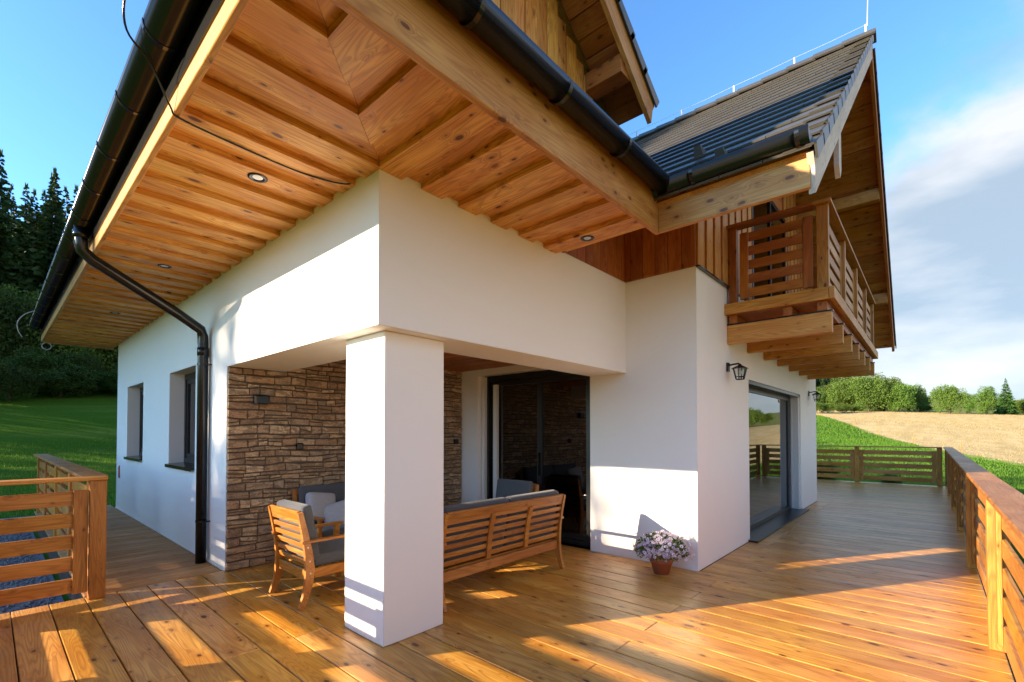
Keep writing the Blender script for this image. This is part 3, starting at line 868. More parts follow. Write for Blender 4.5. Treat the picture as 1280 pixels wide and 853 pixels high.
def quad_sheet(name, pts, t, mat, parent):
    P = [Vector(p) for p in pts]; n = (P[1] - P[0]).cross(P[2] - P[0]).normalized() * t
    k = len(P); b = MB()
    b.v = [tuple(p) for p in P] + [tuple(p - n) for p in P]
    b.f = [tuple(range(k)), tuple(range(2 * k - 1, k - 1, -1))] + [(i, i + k, (i + 1) % k + k, (i + 1) % k) for i in range(k)]
    return part(name, b, mat, parent)

# wing: ridge along Y over x = 7.35
RX, RZ, EXL, EZL, YG, YB = 7.35, 7.94, 2.10, 3.72, -2.43, 8.4
slope = (RZ - EZL) / (RX - EXL); sl = math.atan(slope); cs, sn = math.cos(sl), math.sin(sl)
EXR = 2 * RX - EXL
wing = quad_sheet('wing_roof', [(EXL, YG + 0.02, EZL), (EXL, YB, EZL), (RX, YB, RZ), (RX, YG + 0.02, RZ)][::-1], 0.06, M['beam'], house)
quad_sheet('roof_board', [(RX + 0.001, YG + 0.02, RZ), (EXR, YG + 0.02, EZL), (EXR, YB, EZL), (RX + 0.001, YB, RZ)], 0.06, M['beam'], wing)
L_sl = math.hypot(RX - EXL, RZ - EZL); NR = int(L_sl / TC)
fr = tile_frame((EXL - 0.06 * cs, YB, EZL - 0.06 * sn + 0.005), (0, -1, 0), (cs, 0, sn))
NC = int((YB - YG) / TW)
fr = tile_frame((EXL - 0.06 * cs, YG + NC * TW + 0.0, EZL - 0.06 * sn + 0.005), (0, -1, 0), (cs, 0, sn))
# start laying at the gable edge so that the nearest tiles are the single ones
fr_near = fr
class _Rev: pass
tm = tile_mesh(); restb = MB(); cnt = 0
for cidx in range(NC - 1, -1, -1):
    for ridx in range(NR):
        loc = Vector(((cidx + 0.5) * TW - (0.5 * TW if ridx % 2 else 0.0), ridx * TC, 0))
        mt = fr @ Matrix.Translation(loc)
        if cnt < 300:
            o = bpy.data.objects.new('roof_tile', tm); COL.objects.link(o); o.parent = wing; o.matrix_local = mt; cnt += 1
        else: restb.add([tuple(mt @ v.co) for v in tm.vertices], [tuple(p.vertices) for p in tm.polygons])
o = part('roof_tile', restb, M['tile'], wing); o['kind'] = 'stuff'
frr = tile_frame((EXR + 0.06 * cs, YG, EZL - 0.06 * sn + 0.005), (0, 1, 0), (-cs, 0, sn))
lay_tiles(wing, frr, NC, NR, 0)
# verge tiles along both gable edges
def verge(roof, base, up, count, yout, yin):
    up = Vector(up).normalized(); nrm = Vector((-up.z, 0, up.x)) if up.x > 0 else Vector((up.z, 0, -up.x))
    for i in range(count):
        p = Vector(base) + up * (i * TC); q = p + up * (TC + 0.05)
        b = MB()
        lo0, hi0, lo1, hi1 = p - nrm * 0.06, p + nrm * 0.057, q - nrm * 0.06, q + nrm * 0.024
        vs = []
        for (pt) in (lo0, lo1, hi1, hi0): vs += [(pt.x, yout, pt.z), (pt.x, yout + 0.018, pt.z)]
        b.add(vs, [(0, 2, 4, 6), (1, 7, 5, 3), (0, 1, 3, 2), (2, 3, 5, 4), (4, 5, 7, 6), (6, 7, 1, 0)])
        vs = []
        for (pt) in (hi0, hi1, hi1 - nrm * 0.016, hi0 - nrm * 0.016): vs += [(pt.x, yout + 0.001, pt.z), (pt.x, yin, pt.z)]
        b.add(vs, [(0, 2, 4, 6), (1, 7, 5, 3), (0, 1, 3, 2), (2, 3, 5, 4), (4, 5, 7, 6), (6, 7, 1, 0)])
        part('verge_tile', b, M['tile'], roof)
verge(wing, (EXL - 0.06 * cs, 0, EZL - 0.06 * sn + 0.005), (cs, 0, sn), NR, YG - 0.03, YG + 0.19)
verge(wing, (EXR + 0.06 * cs, 0, EZL - 0.06 * sn + 0.005), (-cs, 0, sn), NR, YG - 0.03, YG + 0.19)
# ridge tiles
yy = YG - 0.05; i = 0
while yy < YB:
    b = MB(); lift_ = 0.012 * (i % 2)
    prof = [(-0.14, RZ - 0.03), (-0.07, RZ + 0.07), (0, RZ + 0.105), (0.07, RZ + 0.07), (0.14, RZ - 0.03)]
    ring = [(RX + x, z) for x, z in prof] + [(RX + x * 0.86, z - 0.02) for x, z in prof[::-1]]
    b.prism(ring, 'y', yy, yy + 0.44)
    for j, v in enumerate(b.v): b.v[j] = (v[0], v[1], v[2] + (0.022 if v[1] > yy + 0.2 else 0.0))
    part('ridge_tile', b, M['tile'], wing); yy += 0.40; i += 1
# lightning conductor
b = MB(); b.tube([(RX, YG + 0.05 + k * 0.5, RZ + 0.235 - 0.01 * (k % 2)) for k in range(22)], 0.003, 6)
lc = part('lightning_conductor', b, M['wire'], house)
for k in range(11):
    b = MB(); y_ = YG + 0.08 + k * 1.0; b.box(RX - 0.010, RX + 0.010, y_ - 0.012, y_ + 0.012, RZ + 0.10, RZ + 0.24); part('wire_holder', b, M['wire'], lc)
b = MB(); b.tube([(RX, YG + 0.06, RZ + 0.2), (RX + 0.02, YG + 0.05, RZ + 0.6), (RX + 0.05, YG + 0.02, RZ + 1.6)], 0.007, 6); part('rod', b, M['wire'], lc)
# snow guards
rg = random.Random(4)
for (yy_, rr_) in ((-1.6, 2), (-1.0, 1), (-0.4, 2), (-0.35, 5), (0.1, 1), (0.9, 3), (1.9, 1), (2.4, 4), (-1.2, 4)):
    b = MB(); b.add([(-0.05, 0, 0.05), (0.05, 0, 0.05), (0.035, 0.02, 0.15), (-0.035, 0.02, 0.15), (-0.045, 0.16, 0.035), (0.045, 0.16, 0.035)],
                    [(0, 1, 2, 3), (0, 3, 4), (1, 5, 2), (3, 2, 5, 4), (0, 4, 5, 1)])
    o = part('snow_guard', b, M['tile'], wing); o.matrix_local = tile_frame((EXL + (rr_ * TC) * cs, yy_, EZL + rr_ * TC * sn), (0, -1, 0), (cs, 0, sn))
# bargeboards with chamfered foot
def barge(name, x0, z0, x1, z1, y0, depth, foot, parent, mat):
    """board hanging below the roof line from (x0,z0) at the eave to (x1,z1) at the ridge."""
    ang = math.atan2(z1 - z0, x1 - x0); L = math.hypot(x1 - x0, z1 - z0)
    b = MB(); s = 1 if x1 > x0 else -1
    aa = math.atan2(z1 - z0, abs(x1 - x0)); t = math.tan(aa)
    # local: X up the slope from the eave, Z perpendicular (down is negative)
    pts = [(foot, -depth), (0.0, -depth * 0.35), (0.0, 0.0), (L, 0.0), (L - depth * t, -depth)]
    b.prism(pts[::-1], 'y', 0, 0.045)
    o = part(name, b, mat, parent)
    if s > 0:
        o.matrix_local = Matrix(((math.cos(aa), 0, -math.sin(aa), x0), (0, 1, 0, y0), (math.sin(aa), 0, math.cos(aa), z0), (0, 0, 0, 1)))
    else:
        o.matrix_local = Matrix(((-math.cos(aa), 0, math.sin(aa), x0), (0, 1, 0, y0), (math.sin(aa), 0, math.cos(aa), z0), (0, 0, 0, 1)))
        o.data.flip_normals()
    return o
M['barge'] = wood('skylit_barge_larch', (0.70, 0.56, 0.42), (0.62, 0.48, 0.34), (0.42, 0.29, 0.18), rough=0.55, knots=0.6, ring=0.3, vary=0.1, grey=0.25)  # sky light on the shaded boards is put into this paler, greyer base
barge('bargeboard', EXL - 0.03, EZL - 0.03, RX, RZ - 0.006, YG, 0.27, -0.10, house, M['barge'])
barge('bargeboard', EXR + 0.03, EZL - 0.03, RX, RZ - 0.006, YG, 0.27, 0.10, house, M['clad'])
# sloping soffit boards under the wing's gable overhang and eaves
wsof = MB()
usl = lambda x: EZL + slope * (min(x, 2 * RX - x) - EXL) - 0.075
wsof.prism([(EXL + 0.08, usl(EXL + 0.08) + 0.012), (RX - 0.0, usl(RX) + 0.012), (RX - 0.0, usl(RX)), (EXL + 0.08, usl(EXL + 0.08))][::-1], 'y', YG + 0.047, 4.0)
wsof.prism([(EXR - 0.08, usl(EXR - 0.08) + 0.012), (EXR - 0.08, usl(EXR - 0.08)), (RX + 0.001, usl(RX)), (RX + 0.001, usl(RX) + 0.012)][::-1], 'y', YG + 0.047, 4.0)
wsoff = part('gable_soffit', wsof, M['clad'], house)
nb = int((L_sl - 0.2) / 0.19)
for sd in (-1, 1):
    for i in range(nb):
        s_ = 0.13 + i * 0.19 + 0.095
        x = (EXL + s_ * cs) if sd < 0 else (EXR - s_ * cs); z = usl(x) - 0.014 - (0.010 if i % 2 else 0.0)
        y1 = YWG - 0.002
        o = mobj('soffit_board', cbox(y1 - (YG + 0.048), 0.186, 0.024, 0.004, M['gable']), None, wsoff, (x, (YG + 0.048 + y1) / 2, z), (0, 0, 0))
        nrm = Vector((-sn * (1 if sd < 0 else -1), 0, cs)); sv = Vector((cs * (1 if sd < 0 else -1), 0, sn))
        m = Matrix.Identity(4)
        for j in range(3): m[j][0] = (0, 1, 0)[j]; m[j][1] = sv[j]; m[j][2] = nrm[j]
        if sd < 0:
            for j in range(3): m[j][1] = -sv[j]
        m.translation = Vector((x, (YG + 0.048 + y1) / 2, z)); o.matrix_local = m
# purlins carrying the overhang
for (px, pz0) in ((3.52, None), (EXR - 1.42, None), (5.45, None), (9.25, None)):
    zt = usl(px) - 0.05 - (0.06 if px in (3.52, EXR - 1.42) else 0.05)
    bar('purlin', px - 0.09, px + 0.09, YG + 0.048, YWG - 0.001, zt - 0.22, zt, M['beam'], house)
b = MB(); zt = usl(3.52) - 0.1; b.prism([(3.44, zt + 0.05), (3.44, zt - 0.50), (3.52, zt - 0.60), (3.60, zt - 0.50), (3.60, zt + 0.10)], 'y', YG + 0.002, YG + 0.044); part('purlin_cover', b, M['barge'], house)
# wing gable wall: board-and-batten over a dark backing
def zroof(x): return usl(x) - 0.03
gb = MB(); gb.prism([(XW, ZT + 0.001), (XE, ZT + 0.001), (XE, zroof(XE)), (RX, zroof(RX)), (XW, zroof(XW))], 'y', YWG + 0.01, YWG + 0.25)
gable = part('gable_wall', gb, M['clad'], house)
x = XW + 0.02
while x < XE - 0.1:
    w = 0.205
    ztop = min(zroof(x), zroof(x + w)) - 0.02
    zb_ = ZT + 0.012
    if 5.72 < x + w / 2 < 8.0: pass
    else: bar('cladding_board', x, x + w, YWG - 0.022, YWG + 0.008, zb_, ztop, M['beam'] if (x < 5.7) else M['rail'], gable, 0.004)
    x += 0.292
w = MB()
for (a, c, d_, e) in ((5.74, 5.82, 3.34, 5.62), (7.90, 7.98, 3.34, 5.62), (5.82, 7.90, 5.54, 5.62), (6.82, 6.90, 3.34, 5.54)): w.box(a, c, YWG - 0.03, YWG + 0.008, d_, e)
bd = part('balcony_door', w, M['frame'], house)
p = MB(); p.box(5.82, 7.90, YWG - 0.008, YWG - 0.002, 3.34, 5.54); part('pane', p, M['glass_dark'], bd)
p = MB(); p.box(5.82, 7.90, YWG + 0.001, YWG + 0.009, 3.34, 5.54); part('dark_backing', p, M['soil'], bd)  # near-black sheet in place of the dark inside behind the glass
# drip flashing over the render
b = MB(); b.box(XW - 0.005, 4.95, YWG - 0.04, YWG - 0.002, ZT - 0.012, ZT + 0.008); part('flashing', b, M['black'], house)
# cladding on the wing's side wall and on the return over the porch beam
cb_ = MB(); cb_.box(XW + 0.002, XW + 0.30, YWG + 0.252, 4.0, ZT + 0.001, 4.75); 
sidew = part('side_cladding', cb_, M['clad'], house)
y = YWG + 0.0
while y < -0.13:
    bar('cladding_board', XW - 0.020, XW + 0.001, y + 0.002, min(y + 0.163, WY - 0.002), ZT + 0.004, 4.66, M['clad'], sidew, 0.004); y += 0.166
cb2 = MB(); cb2.box(XS_END + 0.06, XW - 0.021, WY + 0.02, WY + 0.2, ZT + 0.001, 4.4)
ret = part('return_cladding', cb2, M['clad'], house)
x = XS_END - 0.06; i = 0
while x < XW - 0.03:
    bar('cladding_board', x, min(x + 0.163, XW - 0.022), WY - 0.002, WY + 0.018 + (0.012 if i % 2 else 0), ZT + 0.004, 4.35, M['clad'], ret, 0.004); x += 0.166; i += 1

# main pent roofs around the upper storey (left side and porch side), mitred at the corner
PS = math.tan(R(38)); EZ = 3.885
EXO, EYO = -1.31, -1.235
top = 0.95
zt = EZ + PS * top
pent = quad_sheet('pent_roof', [(EXO, 10.5, EZ), (EXO, EYO, EZ), (EXO + top, EYO + top, zt), (EXO + 1.80, EYO + top, EZ + PS * 1.80), (EXO + 1.80, 10.5, EZ + PS * 1.80)], 0.07, M['soil'], house)
quad_sheet('roof_board', [(EXO, EYO, EZ), (XS_END - 0.05, EYO, EZ), (XS_END + 0.9, EYO + top, zt), (EXO + top, EYO + top, zt)], 0.07, M['soil'], pent)
cp, sp = math.cos(R(38)), math.sin(R(38))
fL = tile_frame((EXO - 0.05 * cp, 10.5, EZ - 0.05 * sp + 0.005), (0, -1, 0), (cp, 0, sp))
lay_tiles(pent, fL, 36, 6, 0, keep=lambda a, u: 10.5 - a > EYO + 0.15 + min(u * cp + 0.1, 1.05))
b = MB(); b.prism([(EXO + top - 0.05, zt - 0.15), (0.47, zt - 0.15), (0.47, EZ + PS * 1.72)], 'y', -0.275, -0.15); part('cheek_wall', b, M['clad'], house)
fR = tile_frame((EXO, EYO - 0.05 * cp, EZ - 0.05 * sp + 0.005), (1, 0, 0), (0, cp, sp))
lay_tiles(pent, fR, 11, 4, 40, keep=lambda a, u: a > u * cp + 0.22 and EXO + a < XS_END + 0.1 + u * cp)
hp0, hp1 = Vector((EXO - 0.03, EYO - 0.03, EZ + 0.02)), Vector((EXO + top, EYO + top, zt + 0.02)); hv = (hp1 - hp0)
for i in range(4):
    b = MB(); b.tube([hp0 + hv * (i / 4), hp0 + hv * ((i + 1.12) / 4)], [0.13, 0.11], 10); part('hip_tile', b, M['tile'], pent, smooth_=True)
# upper storey block with its own gable towards the porch
UY, UB, UX0, UX1 = -0.30, -0.80, 0.45, 2.42
ux = lambda x: 5.13 + 0.70 * ((2.91 - x) if x > 0.62 else (2.91 - 0.62) - 0.70 * (0.62 - x) / 0.70)   # underside line of the upper roof
uz = lambda x: 5.13 + 0.70 * (2.91 - x) if x > 0.62 else 5.13 + 0.70 * (2.91 - 0.62) - 0.70 * (0.62 - x)
ub = MB(); ub.prism([(UX0, 4.0), (UX1, 4.0), (UX1, uz(UX1) - 0.01), (0.62, uz(0.62) - 0.01), (UX0, uz(UX0) - 0.01)], 'y', UY + 0.02, 10.0)
upper = part('upper_wall', ub, M['clad'], house)
x = UX0; i = 0
while x < UX1 - 0.02:
    w = min(0.165, UX1 - x)
    bar('cladding_board', x, x + w - 0.003, UY - 0.004 - (0.016 if i % 2 else 0), UY + 0.019, 4.1, min(uz(x), uz(x + w)) - 0.005, M['soffit'], upper, 0.004); x += 0.165; i += 1
uroof = quad_sheet('upper_roof', [(0.62, UB + 0.02, uz(0.62) + 0.16), (2.90, UB + 0.02, uz(2.90) + 0.16), (2.90, 10.2, uz(2.90) + 0.16), (0.62, 10.2, uz(0.62) + 0.16)], 0.06, M['beam'], house)
quad_sheet('roof_board', [(0.619, UB + 0.02, uz(0.62) + 0.16), (0.619, 10.2, uz(0.62) + 0.16), (-0.15, 10.2, uz(-0.15) + 0.16), (-0.15, UB + 0.02, uz(-0.15) + 0.16)], 0.06, M['beam'], uroof)
a35 = math.atan(0.70); c35, s35 = math.cos(a35), math.sin(a35)
fU = tile_frame((2.95, UB, uz(2.95) + 0.17), (0, 1, 0), (-c35, 0, s35)); lay_tiles(uroof, fU, 33, 8, 0)
fU2 = tile_frame((-0.20, 10.2, uz(-0.20) + 0.17), (0, -1, 0), (c35, 0, s35)); lay_tiles(uroof, fU2, 33, 3, 0)
verge(uroof, (2.96, 0, uz(2.96) + 0.175), (-c35, 0, s35), 8, UB - 0.03, UB + 0.10)
barge('bargeboard', 2.93, uz(2.93) + 0.13, 0.62, uz(0.62) + 0.13, UB, 0.235, -0.06, house, M['beam'])
barge('bargeboard', -0.18, uz(-0.18) + 0.13, 0.62, uz(0.62) + 0.13, UB, 0.235, -0.06, house, M['beam'])
bar('barge_cover', 0, 0.001, 0, 0.001, 0, 0.001, M['beam'], house) if False else None
# soffit boards of the upper gable, and boxed purlin end
us = MB(); us.prism([(2.90, uz(2.90) + 0.09), (0.62, uz(0.62) + 0.09), (0.62, uz(0.62) + 0.08), (2.90, uz(2.90) + 0.08)], 'y', UB + 0.046, UY - 0.03)
usoff = part('gable_soffit', us, M['clad'], house)
for i in range(14):
    s_ = 0.10 + i * 0.19; x = 2.90 - s_ * c35; z = uz(x) + 0.062 - (0.012 if i % 2 else 0)
    o = mobj('soffit_board', cbox(UY - 0.024 - (UB + 0.047), 0.186, 0.024, 0.004, M['clad']), None, usoff)
    m = Matrix.Identity(4)
    for j in range(3): m[j][0] = (0, 1, 0)[j]; m[j][1] = (-c35, 0, s35)[j]; m[j][2] = (s35, 0, c35)[j]
    m.translation = Vector((x, (UY - 0.024 + UB + 0.047) / 2, z)); o.matrix_local = m
bar('purlin', 2.26, 2.46, UB + 0.048, UY - 0.03, uz(2.46) - 0.16, uz(2.46) + 0.03, M['clad'], house)

# ------------------------------------------------------------------ balcony
bal = MB(); bal.box(4.54, 10.48, -2.19, YWG - 0.003, 3.165, 3.20)
balcony = part('balcony', bal, M['clad'], house)
for i in range(7):
    x = 4.605 + i * 0.915
    bar('joist', x, x + 0.09, -2.205, YWG - 0.002, 2.79, 3.04, M['beam'], balcony, 0.006)
    b = MB(); b.box(x - 0.004, x + 0.094, -2.215, YWG - 0.002, 3.0405, 3.055); part('joist_cap', b, M['black'], balcony)
for (y0, y1) in ((-1.16, -1.06), (-1.80, -1.70), (-2.16, -2.06)):
    bar('batten', 4.60, 10.45, y0, y1, 3.057, 3.163, M['clad'], balcony)
bar('edge_board', 4.50, 10.52, -2.245, -2.192, 3.165, 3.305, M['beam'], balcony)
bar('edge_board', 4.50, 4.538, -2.19, YWG - 0.003, 3.165, 3.305, M['beam'], balcony)
bar('edge_board', 10.482, 10.52, -2.19, YWG - 0.003, 3.165, 3.305, M['beam'], balcony)
posts = [4.60 + 1.4525 * i for i in range(5)]
for x in posts: bar('post', x - 0.0 + 0.0, x + 0.085, -2.18, -2.06, 3.205, 4.325, M['rail'], balcony)
bar('post', 4.60, 4.68, -1.16, -1.06, 3.205, 4.325, M['clad'], balcony)
bar('post', 10.41, 10.49, -1.16, -1.06, 3.205, 4.325, M['clad'], balcony)
bar('handrail', 4.54, 10.54, -2.215, -2.03, 4.327, 4.362, M['rail'], balcony)
bar('handrail', 4.54, 4.72, -2.028, -1.05, 4.327, 4.362, M['clad'], balcony)
bar('handrail', 10.36, 10.54, -2.028, -1.05, 4.327, 4.362, M['clad'], balcony)
SL = [(3.375 + 0.183 * i, 3.375 + 0.183 * i + 0.118) for i in range(5)]
for xs in (4.612, 10.445):
    for (z0, z1) in SL: bar('slat', xs, xs + 0.025, -1.915, -1.305, z0, z1, M['clad'], balcony)
    for (y0, y1) in ((-2.02, -1.92), (-1.30, -1.20)): bar('stile', xs - 0.006, xs + 0.034, y0, y1, 3.36, 4.235, M['clad'], balcony)
    for (z0, z1) in ((3.40, 4.2),): pass
for a, c in zip(posts, posts[1:]):
    for (z0, z1) in SL: bar('slat', a + 0.19, c - 0.105, -2.135, -2.11, z0, z1, M['rail'], balcony)
    for e in (a + 0.10, c - 0.10): bar('stile', e, e + 0.085, -2.140, -2.105, 3.36, 4.235, M['rail'], balcony)

# ------------------------------------------------------------------ deck railings
SLATS = [(0.085 + 0.2065 * i, 0.085 + 0.2065 * i + 0.135) for i in range(5)]
def railing(label, p0, p1, post_at, name='deck_railing', extra_end=True, inner=1, hw=0.20):
    """straight railing from p0 to p1; local X runs along it, +Y is the deck side."""
    p0, p1 = Vector((p0[0], p0[1], 0)), Vector((p1[0], p1[1], 0)); L = (p1 - p0).length
    t = thing(name, label, 'railing', p0, math.atan2(p1.y - p0.y, p1.x - p0.x), 'timber railings around the deck')
    for s in post_at:
        bar('post', s - 0.062, s + 0.062, -0.045, 0.075, 0.002, 1.142, M['rail'], t, 0.005)
    k = 0.0; cuts = [0.0]
    while cuts[-1] + 4.2 < L: cuts.append(cuts[-1] + (2.8 if len(post_at) > 5 and len(cuts) == 1 and L > 15 else 3.8))
    cuts.append(L)
    for a, c in zip(cuts, cuts[1:]):
        bar('handrail', a + 0.001, c - 0.001, -0.10, hw - 0.10, 1.144, 1.178, M['rail'], t, 0.006)
    ps = sorted(post_at)
    for a, c in zip(ps, ps[1:]):
        for (z0, z1) in SLATS:
            bar('slat', a + 0.066, c - 0.066, -0.020, 0.006, z0, z1, M['rail'], t)
        for e in (a + 0.070, c - 0.070 - 0.105):
            bar('stile', e, e + 0.105, 0.0065, 0.034, 0.075, 1.055, M['rail'], t)
    return t
rx = [0.07 + 2.82 * i for i in range(8)]
railing('long timber railing with flat handrail along the outer deck edge facing the meadow', (-2.55, -3.43), (17.32, -3.43), [x + 0.0 for x in (2.75 + 2.83 * (i - 1) + 0.0 for i in range(7))] + [19.62])
railing('timber railing across the far end of the deck beyond the glass door', (17.2, -3.30), (17.2, 4.0), [0.06, 2.08, 4.2, 6.3, 7.2])
railing('timber railing panel closing the deck beside the long windowed wall', (-1.19, 3.04), (-2.33, 3.04), [0.068, 1.07])
railing('timber railing running along the narrow walkway beside the windowed wall', (-1.265, 10.46), (-1.265, 3.155), [0.06, 1.9, 3.75, 5.55, 7.2])
railing('timber railing on the short deck edge opposite the white pillar', (-2.33, 2.93), (-2.33, -3.3), [0.06, 1.55, 3.05, 4.55, 6.1])

# ------------------------------------------------------------------ furniture
def leg_path(x): return [(x, -0.075, 0.0), (x, -0.035, 0.10), (x, -0.005, 0.22), (x, 0.005, 0.34), (x, -0.010, 0.50), (x, -0.045, 0.68), (x, -0.090, 0.875)]
def seat(name, label, cat, width, loc, rz, group, stiles=(), ncush=1):
    """slatted garden seat: back towards -Y, sitter faces +Y."""
    t = thing(name, label, cat, loc, rz, group); Wd = M['chair']; hw = width / 2
    for s in (-1, 1):
        b = MB(); b.sweep(leg_path(s * (hw - 0.02)), 0.036, [0.045, 0.055, 0.075, 0.085, 0.07, 0.055, 0.045]); part('leg', b, Wd, t)
        b = MB(); b.sweep([(s * (hw - 0.02), 0.64, 0.0), (s * (hw - 0.02), 0.605, 0.15), (s * (hw - 0.02), 0.60, 0.32), (s * (hw - 0.02), 0.615, 0.585)], 0.036, [0.045, 0.06, 0.065, 0.05]); part('leg', b, Wd, t)
        bar('armrest', s * (hw - 0.02) - 0.03, s * (hw - 0.02) + 0.03, -0.075, 0.68, 0.587, 0.612, Wd, t)
        bar('side_rail', s * (hw - 0.02) - 0.014, s * (hw - 0.02) + 0.014, 0.045, 0.565, 0.26, 0.345, Wd, t)
        for zz, yy_ in ((0.31, 0.005), (0.42, 0.0), (0.55, -0.02)):
            b = MB(); b.tube([(s * (hw - 0.002) - 0.004 * s, yy_, zz), (s * (hw - 0.002) + 0.003 * s, yy_, zz)], 0.008, 8); part('bolt', b, M['steel'], t)
    inner = hw - 0.039
    bar('back_rail', -inner, inner, -0.012, 0.014, 0.235, 0.33, Wd, t)
    bar('front_rail', -inner, inner, 0.585, 0.612, 0.26, 0.345, Wd, t)
    for i in range(6):
        zc = 0.40 + i * 0.078; y_ = -0.005 - 0.085 * max(0, (zc - 0.42) / 0.45) ** 1.2
        o = bar('back_slat', -inner, inner, -0.011, 0.011, -0.023, 0.023, Wd, t); o.location = (0, y_, zc); o.rotation_euler = (R(10), 0, 0)
    o = bar('top_rail', -inner, inner, -0.013, 0.013, -0.042, 0.042, Wd, t); o.location = (0, -0.083, 0.845); o.rotation_euler = (R(13), 0, 0)
    for sx in stiles:
        b = MB(); b.sweep([(sx, -0.018, 0.36), (sx, -0.036, 0.55), (sx, -0.062, 0.68), (sx, -0.098, 0.80)], 0.06, 0.022); part('back_stile', b, Wd, t)
    for i in range(7): bar('seat_slat', -inner, inner, 0.03 + i * 0.078, 0.085 + i * 0.078, 0.322, 0.342, Wd, t)
    cw = (2 * inner - 0.01) / ncush
    for i in range(ncush):
        cx = -inner + 0.005 + cw * (i + 0.5)
        o = part('seat_cushion', soft_box(cw - 0.008, 0.56, 0.11, 0.03, 8, 0.08), M['fabric'], t, (cx, 0.34, 0.40), smooth_=True)
        o = part('back_cushion', soft_box(cw - 0.008, 0.53, 0.10, 0.03, 8, 0.10), M['fabric'], t, (cx, 0.036, 0.665), (R(90 + 10), 0, 0), smooth_=True)
    return t
seat('armchair', 'slatted wooden armchair with grey cushions beside the corner of the stone wall', 'armchair', 0.70, (0.005, 1.555, 0.001), -math.pi / 2, 'porch armchairs')
seat('armchair', 'wooden armchair with grey cushions standing in front of the porch sliding door', 'armchair', 0.70, (3.06, 1.40, 0.001), math.pi / 2 + R(4), 'porch armchairs')
seat('garden_sofa', 'slatted wooden garden sofa seen from behind next to the white pillar', 'sofa', 1.84, (1.655, 0.275, 0.001), 0.0, 'porch sofas', (-0.29, 0.29), 2)
seat('garden_sofa', 'wooden garden sofa with grey cushions standing against the stone wall', 'sofa', 1.84, (1.50, 2.86, 0.001), math.pi, 'porch sofas', (-0.29, 0.29), 2)
for (lx, ly, lz, rx_, ry_, rz_, lab) in ((0.84, 2.70, 0.67, 72, 8, 8, 'pale grey scatter cushion leaning on the sofa back by the stone wall'), (1.02, 2.57, 0.55, 60, -12, -10, 'plain pale scatter cushion lying in front of another on the sofa')):
    o = part('scatter_cushion', soft_box(0.40, 0.36, 0.11, 0.045, 8, 0.35), M['pillow'], None, (lx, ly, lz), (R(rx_), R(ry_), R(rz_)), True)
    tag(o, lab, 'cushion', 'scatter cushions on the sofa')
tab = thing('coffee_table', 'low wooden coffee table between the two porch sofas', 'table', (1.85, 1.42, 0.001))
for sx in (-1, 1):
    for sy in (-1, 1): bar('leg', sx * 0.42 - 0.025, sx * 0.42 + 0.025, sy * 0.26 - 0.025, sy * 0.26 + 0.025, 0.0, 0.40, M['chair'], tab)
for i in range(7): bar('top_slat', -0.50, 0.50, -0.315 + i * 0.091, -0.315 + i * 0.091 + 0.085, 0.402, 0.427, M['chair'], tab)
for sy in (-1, 1): bar('apron', -0.39, 0.39, sy * 0.26 - 0.012, sy * 0.26 + 0.012, 0.33, 0.40, M['chair'], tab)
b = MB(); b.lathe([(0.0, 0.0), (0.20, 0.0), (0.235, 0.05), (0.25, 0.205), (0.235, 0.205), (0.22, 0.05), (0.0, 0.02)], 28)
bk = thing('basket', 'black wicker basket with pale braided band on the coffee table', 'basket', (1.98, 1.40, 0.429))
part('body', b, M['basket'], bk, smooth_=True)
b = MB()
for k in range(36):
    a = k * 2 * math.pi / 36; b.tube([(0.249 * math.cos(a), 0.249 * math.sin(a), 0.115), (0.252 * math.cos(a + 0.06), 0.252 * math.sin(a + 0.06), 0.155)], 0.010, 5)
part('braided_band', b, M['seagrass'], bk)

# ------------------------------------------------------------------ wall lanterns
def lantern(x, label):
    t = thing('wall_lantern', label, 'lamp', (x, YWG - 0.001, 2.475), 0, 'lanterns flanking the wing glass door'); t.scale = (0.84, 0.84, 0.84)
    b = MB(); b.box(-0.045, 0.045, -0.028, 0.0, -0.065, 0.075); part('wall_plate', b, M['black'], t)
    b = MB(); b.tube([(0, -0.028, 0.035), (0, -0.10, 0.045), (0, -0.17, 0.05), (0, -0.19, 0.03)], 0.014, 8); part('arm', b, M['black'], t, smooth_=True)
    b = MB(); b.lathe([(0.0, 0.045), (0.02, 0.04), (0.03, 0.02), (0.085, -0.005), (0.125, -0.028), (0.125, -0.036), (0.0, -0.036)], 6, (0, -0.19, 0)); part('roof', b, M['black'], t)
    b = MB()
    for k in range(6):
        a = k * math.pi / 3; b.tube([(0.098 * math.cos(a), -0.19 + 0.098 * math.sin(a), -0.036), (0.060 * math.cos(a), -0.19 + 0.060 * math.sin(a), -0.20)], 0.007, 4)
        c = (k + 1) * math.pi / 3
        for rr_, zz in ((0.060, -0.20), (0.070, -0.16)): b.tube([(rr_ * math.cos(a), -0.19 + rr_ * math.sin(a), zz), (rr_ * math.cos(c), -0.19 + rr_ * math.sin(c), zz)], 0.006, 4)
    part('cage', b, M['black'], t)
    b = MB(); b.lathe([(0.090, -0.037), (0.055, -0.195)], 6, (0, -0.19, 0)); part('glass', b, M['glass_clear'], t)
    b = MB(); b.lathe([(0.0, -0.05), (0.018, -0.055), (0.03, -0.09), (0.02, -0.125), (0.0, -0.13)], 10, (0, -0.19, 0)); part('bulb', b, M['white'], t, smooth_=True)
lantern(4.60, 'black lantern on the white wall under the first balcony joist')
lantern(10.20, 'black lantern on the white wall past the glass door')

